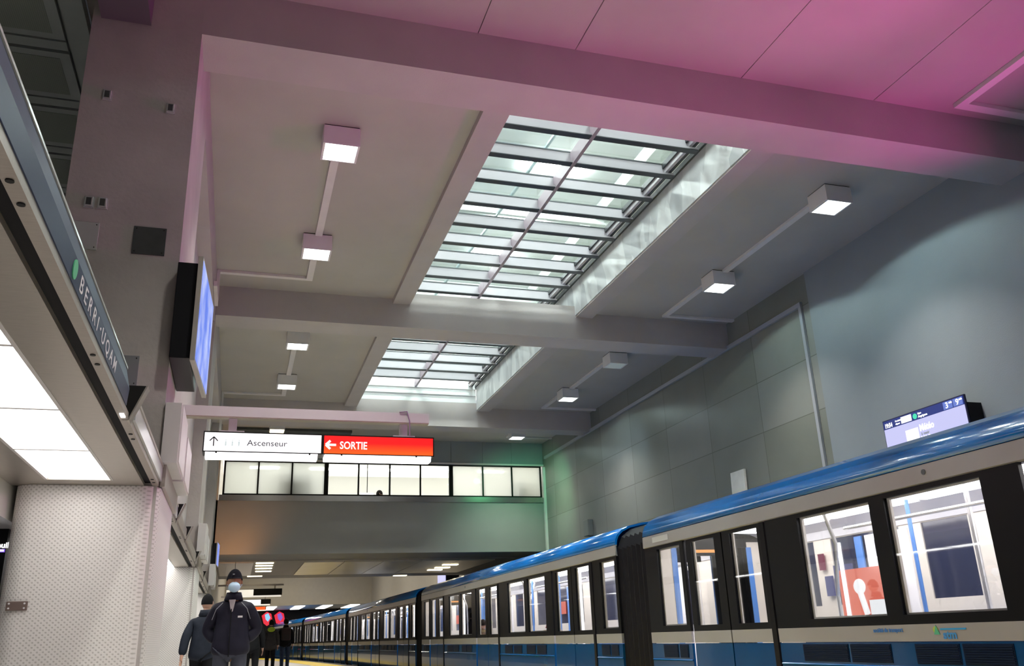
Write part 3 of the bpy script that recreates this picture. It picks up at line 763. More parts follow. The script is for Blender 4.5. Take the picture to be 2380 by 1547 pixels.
# plates & boxes on column front
def cbox(x, z, w, h, m, label, cat, d=.02, nm='junction_box', rivet=True, grp=None):
    o = obj(nm, box(bm_new(), x - w / 2, x + w / 2, 6.83 - d, 6.83, z - h / 2, z + h / 2, bev=.002), m)
    tag(o, label, cat, grp)
    if nm == 'junction_box':
        B('rim', M['mirror'], o, x - w / 2 - .008, x + w / 2 + .008, 6.822, 6.83, z - h / 2 - .008, z + h / 2 + .008)
        B('cover', M['dark_plate'], o, x - w * .32, x + w * .32, 6.83 - d - .004, 6.83 - d, z - h * .36, z + h * .36)
    else:
        bm = bm_new()
        for sx in (-1, 1):
            for sz in (-1, 1): tube(bm, (x + sx * (w / 2 - .02), 6.83 - d - .003, z + sz * (h / 2 - .02)), (x + sx * (w / 2 - .02), 6.83 - d, z + sz * (h / 2 - .02)), .005, 8)
        obj('screws', bm, M['bracket'], o)
    return o
cbox(-1.29, 5.34, .06, .085, M['mirror'], 'small steel socket box high on the near column, left one', 'electrical box', .025)
cbox(-.79, 5.29, .06, .085, M['mirror'], 'small steel socket box high on the near column, right one', 'electrical box', .025)
cbox(-1.315, 4.335, .06, .085, M['mirror'], 'small steel socket box lower on the near column, left of its pair', 'electrical box', .025)
cbox(-1.215, 4.335, .06, .085, M['mirror'], 'small steel socket box lower on the near column, right of its pair', 'electrical box', .025)
cbox(-1.34, 4.04, .25, .235, M['mirror'], 'bright square metal plate on the near column', 'plate', .012, 'cover_plate')
cbox(-.84, 4.04, .245, .24, M['dark_plate'], 'dark square metal plate on the near column', 'plate', .012, 'cover_plate')
cbox(-.93, 2.95, .23, .24, mat('grey_notice', (.22, .22, .24), .4), 'grey plate on the near column half hidden by the name sign', 'plate', .012, 'cover_plate')

# TV on column
def tv(loc, s, label):
    r = thing('wall_screen', label, 'screen', loc)
    B('rear_casing', M['black'], r, 0, .15 * s, 0, .98 * s, .03 * s, .82 * s, bev=.006)
    def skew(bm):
        for v in bm.verts: v.co.x += (v.co.y) * .05
        return bm
    bm = skew(box(bm_new(), .155 * s, .19 * s, -.05 * s, 1.05 * s, 0, .86 * s)); obj('frame', bm, M['steel'], r)
    bm = skew(box(bm_new(), .19 * s, .194 * s, -.02 * s, 1.02 * s, .025 * s, .835 * s)); obj('picture', bm, E_['screen_sky'], r)
    B('wall_mount', M['black'], r, -.0, .15 * s, .3 * s, .7 * s, .82 * s, .845 * s)
    return r
tv((XL + .005, 6.68, 3.0), 1.0, 'large blue screen hung on the side of the near column')
tv((XL + .02, 21.9, 2.74), .62, 'small dark screen on the column before the footbridge')
# cabinets on column sides
def cabinets(y, tagl, mm):
    r = thing('wall_cabinet', 'front pale cabinet on the side of ' + tagl, 'cabinet')
    B('cabinet_body', mm, r, XL - .01 + .015, -.475, y, y + .72, 2.245, 2.71, bev=.004)
    B('cabinet_door', M['pale_box'], r, -.475, -.465, y + .02, y + .70, 2.26, 2.70)
    r = thing('wall_cabinet', 'rear pale cabinet on the side of ' + tagl, 'cabinet')
    B('cabinet_body', mm, r, XL + .005, -.465, y + .74, y + 1.5, 2.235, 2.62, bev=.004)
    B('cabinet_door', M['pale_box'], r, -.465, -.458, y + .76, y + 1.48, 2.25, 2.61)
cabinets(6.80, 'the near column', M['pale_box'])
cabinets(14.0, 'the second column', M['pale_box'])
cabinets(21.2, 'the third column', M['pale_box'])

# ================================================================== HANGING SIGN
r = thing('sign_support_arm', 'long mauve support arm above the lit hanging sign', 'beam')
bm = bm_new(); box(bm, XL - .2, 2.10, 9.94, 10.06, 3.385, 3.50); obj('arm_beam', bm, M['lavender_metal'], r)
B('arm_base', mat('arm_olive', (.50, .46, .36), .5), r, XL - .2, 2.095, 9.945, 10.055, 3.372, 3.385)
r = thing('hanging_sign', 'lit hanging sign, white lift half beside the red exit half', 'sign', (0, 0, 0))
y0, y1 = 9.92, 10.16; za, zb = 2.975, 3.195
B('casing', M['window_black'], r, -.445, 2.155, y0 + .004, y1, za, zb + .012)
B('white_face', E_['sign_white'], r, -.432, .835, y0 - .004, y0 + .004, za + .012, zb - .004)
B('red_face', E_['sign_red'], r, .868, 2.14, y0 - .004, y0 + .004, za + .012, zb - .004)
for a, b in ((-.415, .80), (.88, 2.12)):
    bm = bm_new(); prism(bm, [(y0 + .005, za), (y1 - .01, za), (y1 - .05, za - .055), (y0 + .03, za - .055)], 'x', a, b)
    obj('under_diffuser', bm, E_['sign_under'], r)
bm = bm_new()
for x in (-.31, .70, 1.06, 1.93): box(bm, x, x + .02, y0 - .002, y0 + .02, za - .012, za)
obj('clips', bm, M['window_black'], r)
for x in (-.145, 1.80):
    bm = bm_new(); box(bm, x - .045, x + .045, 9.99, 10.05, zb + .03, 3.375); box(bm, x - .13, x + .13, 9.95, 10.12, zb + .012, zb + .03)
    obj('hanger_post', bm, M['lavender_metal'], r)
bm = bm_new(); polytube(bm, [(1.74, 9.935, 3.505), (1.83, 9.93, 3.515), (1.86, 9.925, 3.40), (1.862, 9.93, 3.22)], .007, 8)
obj('cable', bm, mat('cable_purple', (.25, .15, .25), .5), r)
def T(s, size, x, z, m, sx=1, bold=.0, nm='lettering'):
    obj(nm, place(text_bm(s, size, .0015, bold, sx), (1, 0, 0), (0, 0, 1), (x, y0 - .006, z)), m, r)
bm = bm_new()  # white left arrow
def arrow(bm, cx, cz, s, d, w):
    def bar(p, q):
        p = Vector(p); q = Vector(q); t = (q - p).normalized(); n = Vector((-t.y, t.x)) * w / 2
        pr = [p + n, q + n, q - n, p - n]
        prism(bm, [(cx + a.x, cz + a.y) for a in pr], 'y', y0 - .008, y0 - .005)
    dx, dz = d
    tip = Vector((dx, dz)) * s
    bar(-tip, tip * .95); perp = Vector((-dz, dx))
    bar(tip, tip * .12 + perp * s * .82); bar(tip, tip * .12 - perp * s * .82)
arrow(bm, .945, 3.085, .058, (-1, 0), .026); obj('exit_arrow', bm, E_['screen_white'], r)
T('SORTIE', .122, 1.045, 3.042, E_['screen_white'], .80, .0022)
bm = bm_new(); arrow(bm, -.333, 3.09, .052, (0, 1), .012); obj('lift_arrow', bm, E_['sign_black'], r)
T('Ascenseur', .094, .02, 3.052, E_['sign_grey'], 1.1, .0006)
bm = bm_new()
for x in (-.235, -.165, -.095):
    for (a, b, c, d) in ((0, .06, 0, .004), (0, .06, .086, .09), (0, .004, 0, .09), (.056, .06, 0, .09)): box(bm, x + a, x + b, y0 - .0075, y0 - .005, 3.035 + c, 3.035 + d)
    box(bm, x + .022, x + .038, y0 - .0075, y0 - .005, 3.045, 3.095); box(bm, x + .024, x + .036, y0 - .0075, y0 - .005, 3.10, 3.113)
obj('lift_pictogram', bm, E_['sign_faint'], r)

# far hanging signs
for (Y, xa, xm, xe, zz, h, face, lab) in ((34.0, -.3, .64, 1.65, 2.64, .21, E_['sign_dim'], 'black-backed hanging sign under the footbridge, nearest of the distant ones'),
                                   (43.5, .1, 1.17, 1.62, 2.72, .20, E_['sign_white'], 'second distant hanging sign with a dark right end'),
                                   (53.0, .2, 1.70, 1.74, 2.80, .16, E_['orange_sign'], 'farthest hanging sign with an orange face')):
    r = thing('hanging_sign', lab, 'sign')
    B('lit_face', face, r, xa, xm, Y - .02, Y, zz, zz + h)
    B('dark_face', M['window_black'], r, xm, xe, Y - .02, Y + .2, zz, zz + h + .02)
    B('casing', M['window_black'], r, xa, xm, Y, Y + .2, zz, zz + h + .02)
    B('under_diffuser', E_['sign_dim'], r, xa, xe - .03, Y + .01, Y + .18, zz - .05, zz)
    B('hanger_post', M['steel_dull'], r, xe - .28, xe - .23, Y + .06, Y + .12, zz + h + .02, zz + h + .13)
    B('support_arm', M['concrete'], r, XL, xe + .05, Y + .04, Y + .14, zz + h + .13, zz + h + .19)

# lamps under the bridge
for (x, y, l, z) in ((.80, 27.75, 'warm recessed lamp under the footbridge, nearest of the row of four', 3.27), (.81, 28.7, 'warm recessed lamp under the footbridge, second of the row of four', 3.27),
               (.83, 29.75, 'warm recessed lamp under the footbridge, third of the row of four', 3.27), (.86, 30.95, 'warm recessed lamp under the footbridge, last of the row of four', 3.27),
               (.64, 33.6, 'single warm lamp beyond the row of four above the masked man', 3.30),
               (6.80, 28.9, 'rightmost warm lamp over the train roof under the footbridge', 3.235), (6.80, 30.1, 'middle warm lamp over the train roof under the footbridge', 3.235), (6.75, 31.1, 'leftmost warm lamp of the diagonal row over the train roof', 3.235),
               (6.12, 34.6, 'lone warm lamp over the train roof past the metal soffit', 3.30)):
    o = obj('recessed_lamp', box(bm_new(), x - .26, x + .26, y - .12, y + .12, z - .025, z, bev=.01), E_['warm'])
    tag(o, l, 'ceiling light', 'warm lamps under the footbridge')

# distant coloured glass artwork (plain generic panels)
for i, (x, m1, m2) in enumerate(((2.42, E_['art_red'], E_['art_blue']), (3.32, E_['art_red'], E_['art_violet']))):
    o = thing('glass_artwork', ('left red and blue glowing glass panel at the far platform end', 'right red and violet glowing glass panel at the far platform end')[i], 'artwork', (x, 69.93, 2.75)); o.scale = (.55, 1, .55)
    obj('outer_glass', prism(bm_new(), [(-.75, .4), (-.1, .9), (.5, .6), (.75, -.5), (.0, -.95), (-.45, -.6)], 'y', 0, .05), m1, o)
    obj('inner_glass', prism(bm_new(), [(-.35, .5), (.1, .7), (.4, .1), (.1, -.4), (-.2, -.1)], 'y', -.06, -.01), m2, o)
struct('wall_far_dark', box(bm_new(), -.6, 9, 70, 70.3, -1.5, 3.3), M['dark_gap'], 'dark background behind the far glass panels')
# ================================================================== TRAIN
L = 14.15
SH = {}
def car_parts(r):
    """local frame: x=0 platform-side skin, +x away; y=0 far end, y=-L near end (towards camera); z absolute"""
    W = 2.0
    wins = [(.37, 1.0, 'w'), (3.47, 4.53, 'w'), (4.72, 5.77, 'w'), (8.66, 9.74, 'w'), (9.93, 10.95, 'w'), (13.5, 14.05, 'w')]
    doors = [(1.12, 2.86), (6.16, 7.98), (11.34, 13.16)]
    # lower side: panels between doors, both sides via mirrored profile
    low = [(.0, .775), (-.005, .45), (.0, .15), (.05, -.15), (.17, -.42)]
    solid = [(0, 1.10), (2.90, 6.14), (8.02, 11.32), (13.2, L)]
    for a, b in solid:
        a2 = a + .01; b2 = b - .01
        obj('lower_side_panel', sheet(bm_new(), low, 'y', -a2, -b2, -.03), M['tr_blue_low'], r)
        obj('silver_stripe', box(bm_new(), -.004, .03, -b2, -a2, .78, .91), M['tr_grey'], r)
        ws = [(w0, w1) for w0, w1, k in wins if w0 >= a and w1 <= b]
        # one plate with window openings
        ys_ = sorted([a2, b2] + [q for w in ws for q in w]); zs_ = [.91, .985, 1.93, 1.97]
        bb = bm_new(); G = {}
        for X in (-.003, .035):
            for yq in ys_:
                for zq in zs_: G[(X, yq, zq)] = bb.verts.new((X, -yq, zq))
        def solid_cell(i, j):
            return 0 <= i < len(ys_) - 1 and 0 <= j < 3 and not (j == 1 and any(w0 - 1e-6 <= ys_[i] and ys_[i + 1] <= w1 + 1e-6 for w0, w1 in ws))
        for i in range(len(ys_) - 1):
            for j in range(3):
                if not solid_cell(i, j): continue
                c = [(ys_[i], zs_[j]), (ys_[i + 1], zs_[j]), (ys_[i + 1], zs_[j + 1]), (ys_[i], zs_[j + 1])]
                bb.faces.new([G[(-.003, *p)] for p in c]); bb.faces.new([G[(.035, *p)] for p in c[::-1]])
                for (di, dj, p, q) in ((0, -1, 0, 1), (1, 0, 1, 2), (0, 1, 2, 3), (-1, 0, 3, 0)):
                    if not solid_cell(i + di, j + dj):
                        bb.faces.new([G[(-.003, *c[p])], G[(.035, *c[p])], G[(.035, *c[q])], G[(-.003, *c[q])]])
        obj('window_band', bb, M['tr_black'], r)
        for w0, w1 in ws:
            bf = bm_new()
            for (p, q, z0, z1) in ((w0, w0 + .03, .985, 1.93), (w1 - .03, w1, .985, 1.93), (w0 + .03, w1 - .03, .985, 1.0), (w0 + .03, w1 - .03, 1.915, 1.93)):
                box(bf, .035, .06, -q, -p, z0, z1)
            obj('window_surround', bf, M['tr_cream'], r)
    # ledge line on blue
    for a, b in solid: obj('waist_ledge', sheet(bm_new(), [(-.008, .595), (-.016, .585), (-.008, .575)], 'y', -a - .02, -b + .02, -.01), M['tr_blue'], r)
    # vents
    for a, b in ((.35, .72), (.78, .98), (3.3, 3.95), (4.0, 4.5), (4.8, 5.25), (5.3, 5.75), (8.4, 8.9), (9.0, 9.5), (9.8, 10.3), (10.4, 10.9), (13.4, 13.7), (13.75, 14.0)):
        bm = bm_new()
        for k in range(8): box(bm, -.012, -.002, -b, -a, .622 + k * .017, .632 + k * .017)
        box(bm, -.006, .002, -b - .01, -a + .01, .612, .762)
        obj('vent_grille', bm, M['grille'], r)
    for w0, w1, k in wins:
        obj('window_pane', box(bm_new(), .012, .018, -w1, -w0, .985, 1.93), M['tr_glass'], r)
    for d0, d1 in doors:
        mid = (d0 + d1) / 2
        for (a, b) in ((d0 + .02, mid - .012), (mid + .012, d1 - .02)):
            bm = bm_new(); wa, wb = a + .12, b - .16
            if a > mid: wa, wb = a + .16, b - .12
            box(bm, .012, .045, -b, -a, .91, .975); box(bm, .012, .045, -b, -a, 1.93, 1.965)
            box(bm, .012, .045, -wa, -a, .975, 1.93); box(bm, .012, .045, -b, -wb, .975, 1.93)
            leaf = obj('door_leaf', bm, M['tr_black'], r)
            obj('door_lower_panel', sheet(bm_new(), [(.014, .775), (.008, .45), (.014, .15), (.05, -.1)], 'y', -a, -b, -.03), M['tr_blue_low'], leaf)
            obj('door_stripe', box(bm_new(), .010, .04, -b, -a, .78, .91), M['tr_grey'], leaf)
            obj('door_window', box(bm_new(), .022, .028, -wb, -wa, .975, 1.93), M['tr_glass'], leaf)
            obj('door_window_trim', (lambda q: (box(q, .045, .06, -wa - .035, -wa, .975, 1.93), q)[1])(bm_new()), M['tr_cream'], leaf)
        # black rubber seam full height at the near side of each door
        bm = bm_new(); sheet(bm, [(-.014, 1.965), (-.014, .45), (-.012, .15), (.04, -.15), (.16, -.44)], 'y', -d1 - .035, -d1 + .045, -.04)
        obj('door_seal', bm, M['rubber'], r)
        bm = bm_new(); box(bm, .03, .05, -mid - .02, -mid + .02, -.1, 1.96); obj('door_seal', bm, M['rubber'], r)
    # upper stripe and roof
    bm = bm_new(); sheet(bm, [(.015, 2.13), (-.012, 2.12), (-.014, 1.98), (.01, 1.97)], 'y', 0, -L, -.02); obj('upper_silver_stripe', bm, M['tr_grey'], r)
    prof = [(-.010, 2.13), (.0, 2.20), (.035, 2.27), (.11, 2.34), (.24, 2.40), (.45, 2.445), (.75, 2.475), (1.0, 2.48), (1.25, 2.475), (1.55, 2.445), (1.76, 2.40), (1.89, 2.34), (1.965, 2.27), (2.0, 2.2), (2.01, 2.13)]
    bm = bm_new(); sheet(bm, prof, 'y', 0, -L, .03)
    for f in bm.faces:
        f.smooth = abs(f.normal.y) < .5
    obj('roof_shell', bm, M['tr_blue'], r)
    bm = bm_new()
    box(bm, .95, 1.55, -L + 6.2, -5.2, 2.47, 2.515); box(bm, .95, 1.55, -4.6, -2.0, 2.47, 2.515)
    obj('roof_equipment', bm, M['tr_roof'], r)
    bm = bm_new(); tube(bm, (-.02, -5.25, 2.06), (.0, -5.25, 2.06), .022, 12); obj('roof_marker_lamp', bm, M['tr_roof'], r)
    # far side wall (windows dark)
    bm = bm_new(); box(bm, 1.95, 2.0, -L, 0, -.4, 1.15); box(bm, 1.95, 2.0, -L, 0, 1.95, 2.13)
    for a, b in ((0, .35), (1.0, 1.35), (2.6, 2.95), (3.62, 3.9), (4.5, 4.75), (5.75, 6.35), (7.85, 8.7), (9.75, 9.95), (10.95, 11.5), (12.95, 13.5), (14.05, L)): box(bm, 1.95, 2.0, -b, -a, 1.15, 1.95)
    obj('far_side_wall', bm, M['tr_cream'], r)
    bm = bm_new(); box(bm, 1.965, 1.985, -L, 0, 1.15, 1.95); obj('far_side_glass', bm, M['dark_glass'], r)
    obj('interior_floor', box(bm_new(), .03, 1.95, -L, 0, -.05, 0), M['tr_floor'], r)
    bm = bm_new(); sheet(bm, [(.05, 1.97), (.10, 2.07), (.35, 2.17), (.7, 2.2), (1.3, 2.2), (1.65, 2.17), (1.90, 2.07), (1.95, 1.97)], 'y', -.02, -L + .02, .02); obj('interior_ceiling', bm, M['tr_white'], r)
    for i in range(9):
        a = .35 + i * 1.52
        bm = bm_new(); box(bm, .98, 1.70, -a - 1.42, -a, 2.135, 2.15); obj('interior_lamp', bm, E_['train_strip'], r)
        bm = bm_new(); box(bm, .30, .55, -a - 1.38, -a, 2.125, 2.145); obj('interior_lamp', bm, E_['train_strip'], r)
    for k, yy in enumerate((1.35, 2.6, 3.3, 4.62, 5.9, 6.5, 7.6, 8.5, 9.85, 11.1, 11.7, 12.8)):
        m_ = (M['pole_blue'], E_['pole_glint'], M['pole_blue'], M['pole_steel'])[k % 4]
        x = (1.45, .62, 1.5, 1.0)[k % 4]
        obj('grab_pole', tube(bm_new(), (x, -yy, 0), (x, -yy, 2.15), .022, 10), m_, r)
    for d0, d1 in doors:
        mid = (d0 + d1) / 2
        B('far_door', M['tr_white'], r, 1.935, 1.95, -mid - .75, -mid - .03, .05, 1.92)
        B('far_door', M['pole_blue'], r, 1.93, 1.95, -mid + .03, -mid + .16, .05, 1.92)
        B('far_door_glass', M['dark_glass'], r, 1.928, 1.934, -mid - .6, -mid - .2, 1.0, 1.85)
        B('advert_panel', (E_['orange_ad'], E_['blue_ad'], E_['amber'])[0 if d0 > 5 else 1], r, 1.92, 1.928, -mid + .25, -mid + .62, 1.35, 1.62)
    for a, b in ((3.2, 5.9), (8.3, 11.1)):
        bm = bm_new(); box(bm, 1.5, 1.93, -b, -a, .38, .45, bev=.01); box(bm, 1.86, 1.93, -b, -a, .45, .95, bev=.01); box(bm, 1.6, 1.9, -b + .1, -a - .1, .0, .38)
        obj('bench_seat', bm, M['seat_blue'], r)
        bm = bm_new(); box(bm, .09, .5, -b, -a, .38, .45, bev=.01); box(bm, .09, .16, -b, -a, .45, .92, bev=.01)
        obj('bench_seat', bm, M['seat_blue'], r)
        bm = bm_new(); polytube(bm, [(.55, -a, 0), (.55, -a, 1.2), (.5, -a - .15, 1.7), (.3, -a - .25, 2.1)], .02, 8); obj('curved_grab_rail', bm, M['pole_steel'], r)
        bm = bm_new(); polytube(bm, [(1.4, -b, 0), (1.4, -b, 1.2), (1.45, -b + .15, 1.7), (1.6, -b + .25, 2.1)], .02, 8); obj('curved_grab_rail', bm, M['pole_steel'], r)
        obj('grab_rail', tube(bm_new(), (.75, -a, 1.86), (.75, -b, 1.86), .018, 8), M['pole_steel'], r)
    # ends, bellows
    for yy in (-.02, -L):
        bm = bm_new()
        box(bm, .03, .45, yy, yy + .02, -.4, 2.1); box(bm, 1.55, 1.97, yy, yy + .02, -.4, 2.1); box(bm, .45, 1.55, yy, yy + .02, 1.98, 2.1)
        obj('end_wall', bm, M['tr_black'], r)
        yi = yy - .012 if yy > -1 else yy + .022
        B('end_lining', M['tr_cream'], r, .05, .44, yi, yi + .01, 0, 2.05); B('end_lining', M['tr_cream'], r, 1.56, 1.94, yi, yi + .01, 0, 2.05)
        yj = yy - .02 if yy > -1 else yy + .034
        B('end_stripe', M['pole_blue'], r, .38, .46, yj, yj + .008, 0, 1.98); B('end_stripe', M['pole_blue'], r, 1.54, 1.62, yj, yj + .008, 0, 1.98); B('end_stripe', M['pole_blue'], r, 1.84, 1.90, yj, yj + .008, 0, 1.98)
        B('end_display', M['black'], r, .62, 1.38, yy - .06 if yy > -1 else yy + .03, yy - .01 if yy > -1 else yy + .08, 1.87, 1.99)
        B('amber_readout', E_['amber'], r, .72, 1.1, yy - .066 if yy > -1 else yy + .081, yy - .06 if yy > -1 else yy + .086, 1.91, 1.95)
    # underframe
    bm = bm_new(); box(bm, .25, 1.8, -L + .1, -.1, -.62, -.4)
    for yy in (1.7, 3.2, 11.0, 12.5):
        for x in (.35, 1.45):
            tube(bm, (x, -yy, -.78), (x + .2, -yy, -.78), .34, 20)
    box(bm, .45, 1.5, -3.9, -1.0, -.9, -.6); box(bm, .45, 1.5, -13.2, -10.3, -.9, -.6); box(bm, .4, 1.6, -8.8, -5.4, -.95, -.62)
    obj('bogie', bm, M['ballast'], r)

def bellows(r):
    # concertina gangway from y=0 towards the next car
    D = .93; n = 13; bm = bm_new()
    prof = [(.16, -.35), (.05, .0), (.03, .5), (.03, 1.6), (.03, 2.08), (.10, 2.24), (.26, 2.35), (.6, 2.42), (1.4, 2.42), (1.74, 2.35), (1.9, 2.24), (1.97, 2.08), (1.97, .0), (1.84, -.35)]
    rings = []
    cx, cz = 1.0, 1.0
    for i in range(n):
        s = 1.0 if i % 2 == 0 else .972
        y = D * i / (n - 1)
        rings.append([bm.verts.new((cx + (p[0] - cx) * s, y, cz + (p[1] - cz) * s)) for p in prof])
    for A, Bq in zip(rings[:-1], rings[1:]):
        for k in range(len(prof)): bm.faces.new((A[k], A[(k + 1) % len(prof)], Bq[(k + 1) % len(prof)], Bq[k]))
    obj('gangway_bellows', bm, M['rubber'], r)
car = thing('metro_car', 'nearest blue and silver metro car filling the lower right corner', 'metro car', (5.235, 10.85, 0), 0, 'cars of the blue metro train')
car_parts(car); bellows(car)
labs = ['second metro car, beyond the black gangway bellows', 'third metro car, its roof line passing under the footbridge lamps', 'fourth metro car, small in the distance',
        'fifth metro car, far down the curving platform', 'farthest visible metro car behind the two walkers']
y = 11.78
def tx(y): return 5.235 - (max(0, y - 26) ** 2) / 800
for i in range(5):
    x0 = tx(y); x1 = tx(y + L)
    a = math.atan2(-(x1 - x0), L)
    c = dup(car, (x1, y + L * math.cos(a), 0), label=labs[i]); c.rotation_euler.z = a
    if i == 4:
        for ch in list(c.children):
            if ch.name.startswith('gangway'): bpy.data.objects.remove(ch)
    y += L + .93

# emblem and lettering on nearest car
bm = text_bm('société de transport', .048, .001, .001, .9)
obj('lettering', place(bm, (0, -1, 0), (0, 0, 1), (-.008, -4.33, .855)), mat('print_blue', (.05, .22, .65), .4), car)
bm = bm_new(); tube(bm, (-.004, -5.05, .865), (-.009, -5.05, .865), .026, 16); obj('emblem_dot', bm, mat('emblem_lime', (.5, .65, .1), .4), car)
bm = bm_new(); prism(bm, [(-5.09, .83), (-5.06, .90), (-5.03, .83)], 'x', -.010, -.006); obj('emblem_leaf', bm, mat('emblem_green', (.1, .5, .3), .4), car)
bm = bm_new(); box(bm, -.009, -.005, -5.36, -5.10, .862, .875); obj('emblem_bar', bm, mat('emblem_blue', (.03, .35, .75), .4), car)
obj('lettering', place(text_bm('stm', .085, .001, .003, 1.1), (0, -1, 0), (0, 0, 1), (-.008, -5.12, .80)), mat('print_blue2', (.05, .30, .75), .4), car)
obj('car_number_plate', box(bm_new(), -.018, -.014, -.75, -.3, 2.02, 2.09), mat('plate_silver', (.62, .62, .62), .4), car)
# orange advert and pictures on the far doors of the nearest car, seen through the big panes
B('advert_panel', E_['orange_ad'], car, 1.90, 1.92, -2.38, -1.47, .75, 1.55)
bm = bm_new(); ball(bm, (1.895, -1.84, 1.34), .01, .11, .09, 18); tube(bm, (1.895, -1.84, 1.30), (1.895, -1.92, 1.02), .04, 10); box(bm, 1.89, 1.9, -2.3, -1.98, .98, 1.18)
obj('advert_shape', bm, E_['screen_white'], car)
obj('grab_pole', tube(bm_new(), (.9, -2.87, 0), (.9, -2.87, 1.75), .022, 10), E_['pole_glint'], car)  # added pole, its glow stands for a lamp reflection
B('small_poster', E_['pink_ad'], car, 1.90, 1.925, -1.22, -1.12, 1.58, 1.78)
B('small_poster', E_['blue_ad'], car, 1.90, 1.925, -1.34, -1.20, 1.26, 1.50)

# ================================================================== PEOPLE
def skin_mesh(name, nodes, edges, m, parent, sub=2, extra=None):
    me = bpy.data.meshes.new(name + '_sk'); me.from_pydata([n[0] for n in nodes], edges, [])
    o = bpy.data.objects.new(name + '_sk', me); COL.objects.link(o)
    md = o.modifiers.new('s', 'SKIN'); md.use_smooth_shade = True; md.branch_smoothing = .6
    for i, n in enumerate(nodes):
        r = n[1]; me.skin_vertices[0].data[i].radius = (r, r) if isinstance(r, (int, float)) else r
    me.skin_vertices[0].data[0].use_root = True
    s = o.modifiers.new('u', 'SUBSURF'); s.levels = sub; s.render_levels = sub
    dg = bpy.context.evaluated_depsgraph_get(); dg.update()
    me2 = bpy.data.meshes.new_from_object(o.evaluated_get(dg))
    bpy.data.objects.remove(o); bpy.data.meshes.remove(me)
    bm = bm_new(); bm.from_mesh(me2); bpy.data.meshes.remove(me2)
    if extra: extra(bm)
    return obj(name, bm, m, parent, smooth=True)
def head_bm(bm, c, s=1.0, yaw=0):
    """face looks along -y"""
    b2 = bm_new(); bmesh.ops.create_uvsphere(b2, u_segments=28, v_segments=20, radius=1)
    for v in b2.verts:
        x, y, z = v.co
        t = max(0, -z); wx = .078 * (1 - .25 * t * t); wy = .098 * (1 - .12 * t); 
        X, Y, Z = x * wx, y * wy, z * .118
        if y < -.5:  # face plane
            Y += .006 * abs(y)
            nose = math.exp(-((X / .013) ** 2) - (((Z + .012) / .022) ** 2)); Y -= .022 * nose
            for sx in (-1, 1): Y += .010 * math.exp(-(((X - sx * .030) / .014) ** 2) - (((Z - .018) / .012) ** 2))
            Y -= .006 * math.exp(-((X / .024) ** 2) - (((Z + .052) / .008) ** 2)); Y -= .006 * math.exp(-((X / .02) ** 2) - (((Z + .098) / .018) ** 2))
        v.co = (X, Y, Z)
    for sx in (-1, 1):
        bmesh.ops.create_uvsphere(b2, u_segments=10, v_segments=8, radius=1, matrix=Matrix.Translation((sx * .080, .004, .0)) @ Matrix.Diagonal((.010, .020, .032, 1)))
    bmesh.ops.transform(b2, matrix=Matrix.Translation(c) @ Matrix.Rotation(yaw, 4, 'Z') @ Matrix.Scale(s, 4), verts=b2.verts)
    me = bpy.data.meshes.new('h'); b2.to_mesh(me); b2.free(); bm.from_mesh(me); bpy.data.meshes.remove(me)
def hand_nodes(nodes, edges, wi, side, d):
    """five-finger hand grown from wrist node wi, pointing along d (unit)"""
    w = Vector(nodes[wi][0]); d = Vector(d).normalized(); s = Vector((0, 1, 0)); s = (s - d * s.dot(d)).normalized(); n = d.cross(s)
    palm = w + d * .075; nodes.append((tuple(palm), (.034, .018))); pi = len(nodes) - 1; edges.append((wi, pi))
    out = []
    for k, (o_, l) in enumerate(((-.030, .070), (-.010, .080), (.010, .075), (.029, .060))):
        out.append((palm + s * o_ + d * .01, palm + s * o_ * 1.1 + d * (.02 + l * .55) + n * .006 * side, palm + s * o_ * 1.1 + d * (.02 + l) + n * .022 * side))
    out.append((w + d * .03 - s * .025, w + d * .06 - s * .052, w + d * .09 - s * .056))
    return out
def fingers(bm, chains):
    for ch in chains:
        for a, b in zip(ch[:-1], ch[1:]): tube(bm, a, b, .0095, 8, .008)
        for p in ch: bmesh.ops.create_icosphere(bm, subdivisions=1, radius=.009, matrix=Matrix.Translation(p))
